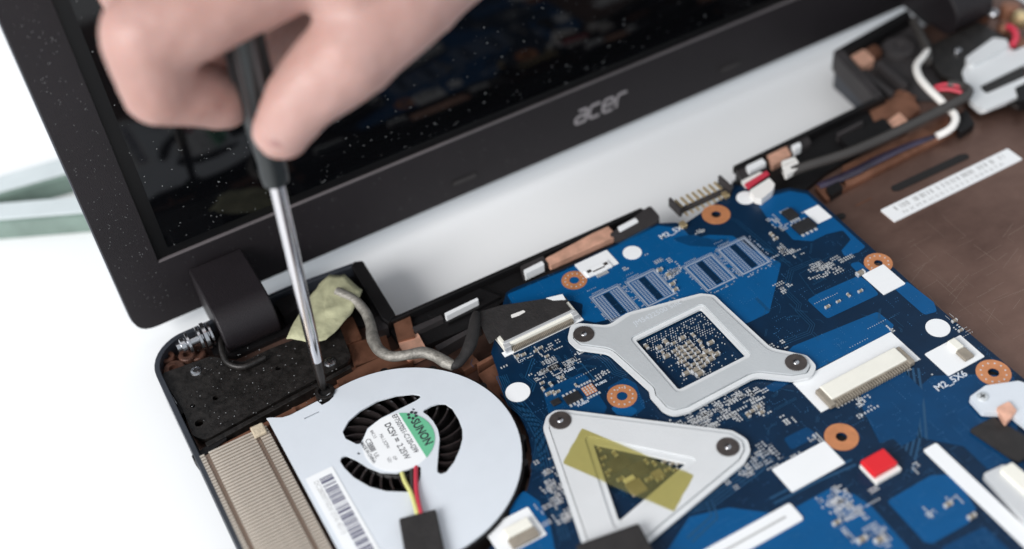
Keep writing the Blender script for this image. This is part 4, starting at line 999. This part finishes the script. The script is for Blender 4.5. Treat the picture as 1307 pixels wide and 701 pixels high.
for r in range(rings-1):
    for i in range(n):
        a = 1+r*n; j = (i+1) % n; fs.append((a+i, a+n+i, a+n+j, a+j))
mb.add(vs, fs); o = mb.build('masking_tape', m_masking, None, smooth=True, origin=(cx_, cy_, 3))
so = o.modifiers.new('thick', 'SOLIDIFY'); so.thickness = 0.15*S
tag(o, 'crumpled pale masking tape holding the grey cable by the left hinge', 'tape')
# dark lead along the right rear rail
o = MB().tube([at(*p) for p in ((1000,223,0.5), (1030,212,1.6), (1080,196,2.2), (1130,175,2.6), (1180,151,3.0), (1215,133,3.2), (1231,124,3.2), (1236,116,2.8), (1226,110,2.2), (1210,108,1.8))], 1.75, n=14).build('dark_lead', m_rubber, None, smooth=True, origin=tuple(at(1130,175,0)))
tag(o, 'thick dark grey lead running along the right rear rail', 'cable')
o = MB().tube([at(*p) for p in ((1184,66,0.8), (1179,72,1.6), (1170,84,2.0), (1173,98,2.0), (1184,112,1.8), (1194,122,1.4), (1206,134,0.6), (1219,148,0.2), (1217,160,-0.6), (1208,168,-1.4), (1196,174,-2.2))], 1.35, n=12).build('white_wire', m_wwire, None, smooth=True, origin=tuple(at(1190,120,0)))
tag(o, 'thick white wire curling below the right hinge', 'wire')
o = MB().tube([at(*p) for p in ((1166,26,1.4), (1176,48,1.0), (1183,64,0.6), (1184,80,0.4))], 1.6, n=12).build('black_wire', m_rubber, None, smooth=True, origin=tuple(at(1176,48,0)))
tag(o, 'short black wire coming down from the right hinge', 'wire')
for k, (pp, lb) in enumerate(((((1192,112,1.0), (1206,108,2.2), (1222,110,2.6), (1236,117,2.4)), 'upper red wire looping out of the dark lead by the steel frame'), (((1192,116,0.8), (1206,114,2.0), (1220,116,2.2), (1234,121,2.0)), 'lower red wire looping out of the dark lead by the steel frame'))):
    o = MB().tube([at(*p) for p in pp], 0.7, n=10).build('red_wire', m_rwire, None, smooth=True, origin=tuple(at(1212,112,0))); tag(o, lb, 'wire', 'red wires by the steel frame')
o = MB().tube([at(*p) for p in ((1287,34,1), (1294,38,1.8), (1297,48,1.2), (1292,58,0))], 1.3, n=10).build('red_wire', m_rwire, None, smooth=True, origin=tuple(at(1294,45,0))); tag(o, 'short thick red wire among the copper screw posts', 'wire')
plug = thing('white_plug', 'small white wire plug with red stripe seated at the rear board edge', 'plug', at(970, 240, 0))
quad('plug_body', [(957,243), (982,227), (989,235), (986,243), (972,254), (964,252)], 0.1, 2.8, m_wwire, 0.4, 0.3, par=plug)
quad('red_stripe', [(950,235), (978,218), (982,222), (956,240)], 0.8, 1.6, m_rwire, 0.2, 0.2, par=plug)
quad('plug_front', [(946,231), (970,219), (978,223), (952,238)], 0.1, 1.2, m_wwire, 0.2, 0.2, par=plug)
plug = thing('white_plug', 'small white plug clipped on the dark lead beside copper foil', 'plug', at(1008, 215, 0))
quad('plug_body', [(998,213), (1018,205), (1022,213), (1003,224)], 0.6, 2.6, m_wwire, 0.4, 0.3, par=plug)
quad('plug_front', [(997,206), (1014,200), (1018,205), (1000,211)], 0.6, 2.0, m_wwire, 0.3, 0.3, par=plug)
o = MB().tube([at(*p) for p in ((1045,238,-3.6), (1085,222,-2.6), (1120,204,-2.4), (1160,186,-2.6), (1200,172,-3.4))], [1.4,1.8,1.7,1.4,1.0], n=12, flat=0.4).build('violet_sheen_tube', mat('violet_sheen', (0.03, 0.024, 0.045, 1), 0.3, var=0.5, scale=100), None, smooth=True, origin=tuple(at(1120,204,-4)))  # added tube whose colour paints a dark violet sheen
tag(o, 'added flat dark violet tube standing for a sheen below the dark grey lead', 'cable')

# ------------------------------------------------------------------ screwdriver
TIP = at(413, 498, 2.3); FER = at(350.5, 225, 78)
AX = (FER-TIP).normalized(); LF = (FER-TIP).length
drv = thing('screwdriver', 'slim screwdriver with chrome shaft standing in the black fan screw', 'screwdriver', TIP)
MB().lathe([(0.5, 0), (1.0, 1.2), (1.25, 3), (1.5, 7), (1.62, 11.5), (1.62, 11.9)], TIP, AX, 20).build('tip', m_tip, drv, smooth=True)
MB().lathe([(1.62, 11.9), (1.72, 12.3), (1.95, 30), (2.05, 60), (2.05, LF+4)], TIP, AX, 28).build('shaft', m_shaft, drv, smooth=True)
h0 = LF
hd_ = [(2.6, h0-2.0), (3.4, h0-1.6), (3.7, h0+2), (3.5, h0+4.5), (3.9, h0+9), (4.3, h0+16), (4.4, h0+40), (4.4, h0+70), (4.6, h0+84), (4.0, h0+88), (0.5, h0+89)]
MB().lathe(hd_, TIP, AX, 24).build('handle', m_handle, drv, smooth=True)
for k in range(6):
    a = 2*math.pi*k/6; u = AX.orthogonal().normalized(); w = AX.cross(u); off = (u*math.cos(a)+w*math.sin(a))*4.35
    MB().tube([TIP+AX*(h0+18)+off, TIP+AX*(h0+66)+off], 0.75, n=8, sub=1).build('grip_rib', m_gplast, drv, smooth=True)
o = MB(); q = at(415, 501, 2.0)
sc_ = thing('fan_screw', 'black recessed screw at the fan corner under the screwdriver tip', 'screw', (q.x, q.y, 0))
MB().prism(circ(q.x, q.y, 2.9, 28), 0.4, 2.7, [circ(q.x, q.y, 1.9, 24)]).build('screw_collar', m_bmetal, sc_, bevel=0.3)
MB().cyl(q.x, q.y, 1.88, -4.5, 1.8, 24).build('screw_head', m_hole, sc_)
MB().prism(pl([(402,506), (426,494), (433,500), (428,506), (412,513)], 1.35), -4.9, 1.35).build('screw_ear', m_bmetal, sc_, bevel=0.2)
# ------------------------------------------------------------------ hand
def capsule(mb, a, ra, b, rb, n=18, k=6):
    a, b = Vector(a), Vector(b); d = (b-a); L = d.length
    prof = [(ra*math.cos(R(t)), ra*math.sin(R(t))) for t in [-89+89*i/k for i in range(k+1)]]
    prof += [(rb*math.cos(R(t)), L+rb*math.sin(R(t))) for t in [89*i/k for i in range(k+1)]]
    mb.lathe(prof, a, d, n)
HB = MB()
chains = dict(
 index=[(405,-72,291,12.0), (300,-12,288,10.8), (186,46,286,10.2), (204,110,297,9.0), (284,125,309,7.4)],
 middle=[(375,-112,303,12.0), (165,-45,306,10.0), (196,38,318,8.6), (276,78,322,7.4)],
 ring=[(385,-162,316,11.0), (190,-122,326,9.4), (216,-44,336,8.0), (282,-6,336,7.0)],
 little=[(415,-212,323,10.0), (252,-192,339,8.2), (268,-124,346,7.2), (312,-92,346,6.4)],
 thumb=[(360,166,303,6.7), (386,124,300,8.6), (446,68,296,10.8), (524,-14,298,12.6), (600,-110,302,16.0), (650,-215,310,20.0)])
for nm, ch in chains.items():
    for (x0, y0, d0, r0), (x1, y1, d1, r1) in zip(ch, ch[1:]): capsule(HB, deep(x0, y0, d0), r0+0.45, deep(x1, y1, d1), r1+0.45)
WR = deep(650, -225, 314)
for nm in ('index', 'middle', 'ring', 'little'):
    x, y, d, r = chains[nm][0]; capsule(HB, deep(x, y, d), r+0.5, WR, 19)
capsule(HB, deep(450, -30, 293), 12.5, deep(520, -90, 300), 15); capsule(HB, deep(430, -90, 298), 14, deep(500, -150, 306), 17); capsule(HB, deep(430, -140, 306), 14, deep(540, -60, 300), 15)
capsule(HB, deep(330, 62, 330), 9, deep(430, -20, 326), 14); capsule(HB, deep(300, 100, 331), 8, deep(330, 62, 330), 9); capsule(HB, deep(360, 10, 334), 12, deep(450, -70, 322), 16)
capsule(HB, WR, 20, Vector((75, -45, 205)), 25); capsule(HB, WR+Vector((0, 4, -6)), 19, Vector((79, -39, 197)), 25)
capsule(HB, Vector((76, -42, 201)), 27, Vector((170, -90, 285)), 33)
tmp = HB.build('hand_source', m_skin, None)
rm = tmp.modifiers.new('remesh', 'REMESH'); rm.mode = 'VOXEL'; rm.voxel_size = 1.25*S
sm = tmp.modifiers.new('smooth', 'SMOOTH'); sm.factor = 0.5; sm.iterations = 9
dg = bpy.context.evaluated_depsgraph_get(); dg.update()
hm = bpy.data.meshes.new_from_object(tmp.evaluated_get(dg)); bpy.data.objects.remove(tmp)
hm.materials.clear(); hm.materials.append(m_skin)
hm.polygons.foreach_set('use_smooth', [True]*len(hm.polygons))
hand = bpy.data.objects.new('hand', hm); col.objects.link(hand)
hb = deep(330, 150, 305)*S
nrm = [v.normal.copy() for v in hm.vertices]
for v, n_ in zip(hm.vertices, nrm):
    v.co += n_*(0.0005*noise.noise(v.co*90)+0.00022*noise.noise(v.co*260)) - hb
hand.location = hb; ORG[hand] = hb/S
tag(hand, 'bare hand pinching the screwdriver handle between thumb and curled index finger', 'hand')
tn = deep(359, 163, 296.4); nb = MB(); nu = (deep(386,124,300)-deep(360,166,303)).normalized(); nf = -CF; ns = nu.cross(nf).normalized(); nf = ns.cross(nu)
vs = []; fs = []
for i in range(9):
    for j in range(9):
        u = -1+i/4; v = -1+j/4; rr = max(abs(u), abs(v)); l = math.hypot(u, v); s = rr/l if l else 1
        uu, vv = u*s, v*s
        vs.append(tn+nu*uu*5.0+ns*vv*4.2+nf*(0.9-2.2*vv*vv-0.5*uu*uu))
for i in range(8):
    for j in range(8): fs.append((i*9+j, (i+1)*9+j, (i+1)*9+j+1, i*9+j+1))
nb.add(vs, fs); o = nb.build('thumbnail', m_nail, hand, smooth=True)
# ------------------------------------------------------------------ clear strips on the table behind the lid
m_gedge = mat('green_grey_edge', (0.16, 0.22, 0.19, 1), 0.2, var=0.3, scale=40)
m_wtop = mat('white_strip_top', (0.60, 0.65, 0.66, 1), 0.25, var=0.05, scale=60)
ZS = 9
for q, lb in (([(-160,270), (0,222), (150,178), (160,202), (0,247), (-160,294)], 'clear white strip with green edges lying farther behind the lid'), ([(-160,262), (0,257), (160,244), (170,268), (0,282), (-160,290)], 'clear white strip with green edges lying nearer the lid corner')):
    top = pl(q, TZ+ZS)
    s = thing('glass_strip', lb, 'glass strip', (top[0][0], top[0][1], TZ), 'clear strips behind the lid')
    MB().prism(top, TZ, TZ+ZS-0.8).build('strip_edge', m_gedge, s, bevel=0.6)
    MB().prism(offset_poly(ccw(top), 1.0), TZ+ZS-0.75, TZ+ZS).build('strip_top', m_wtop, s, bevel=0.4)
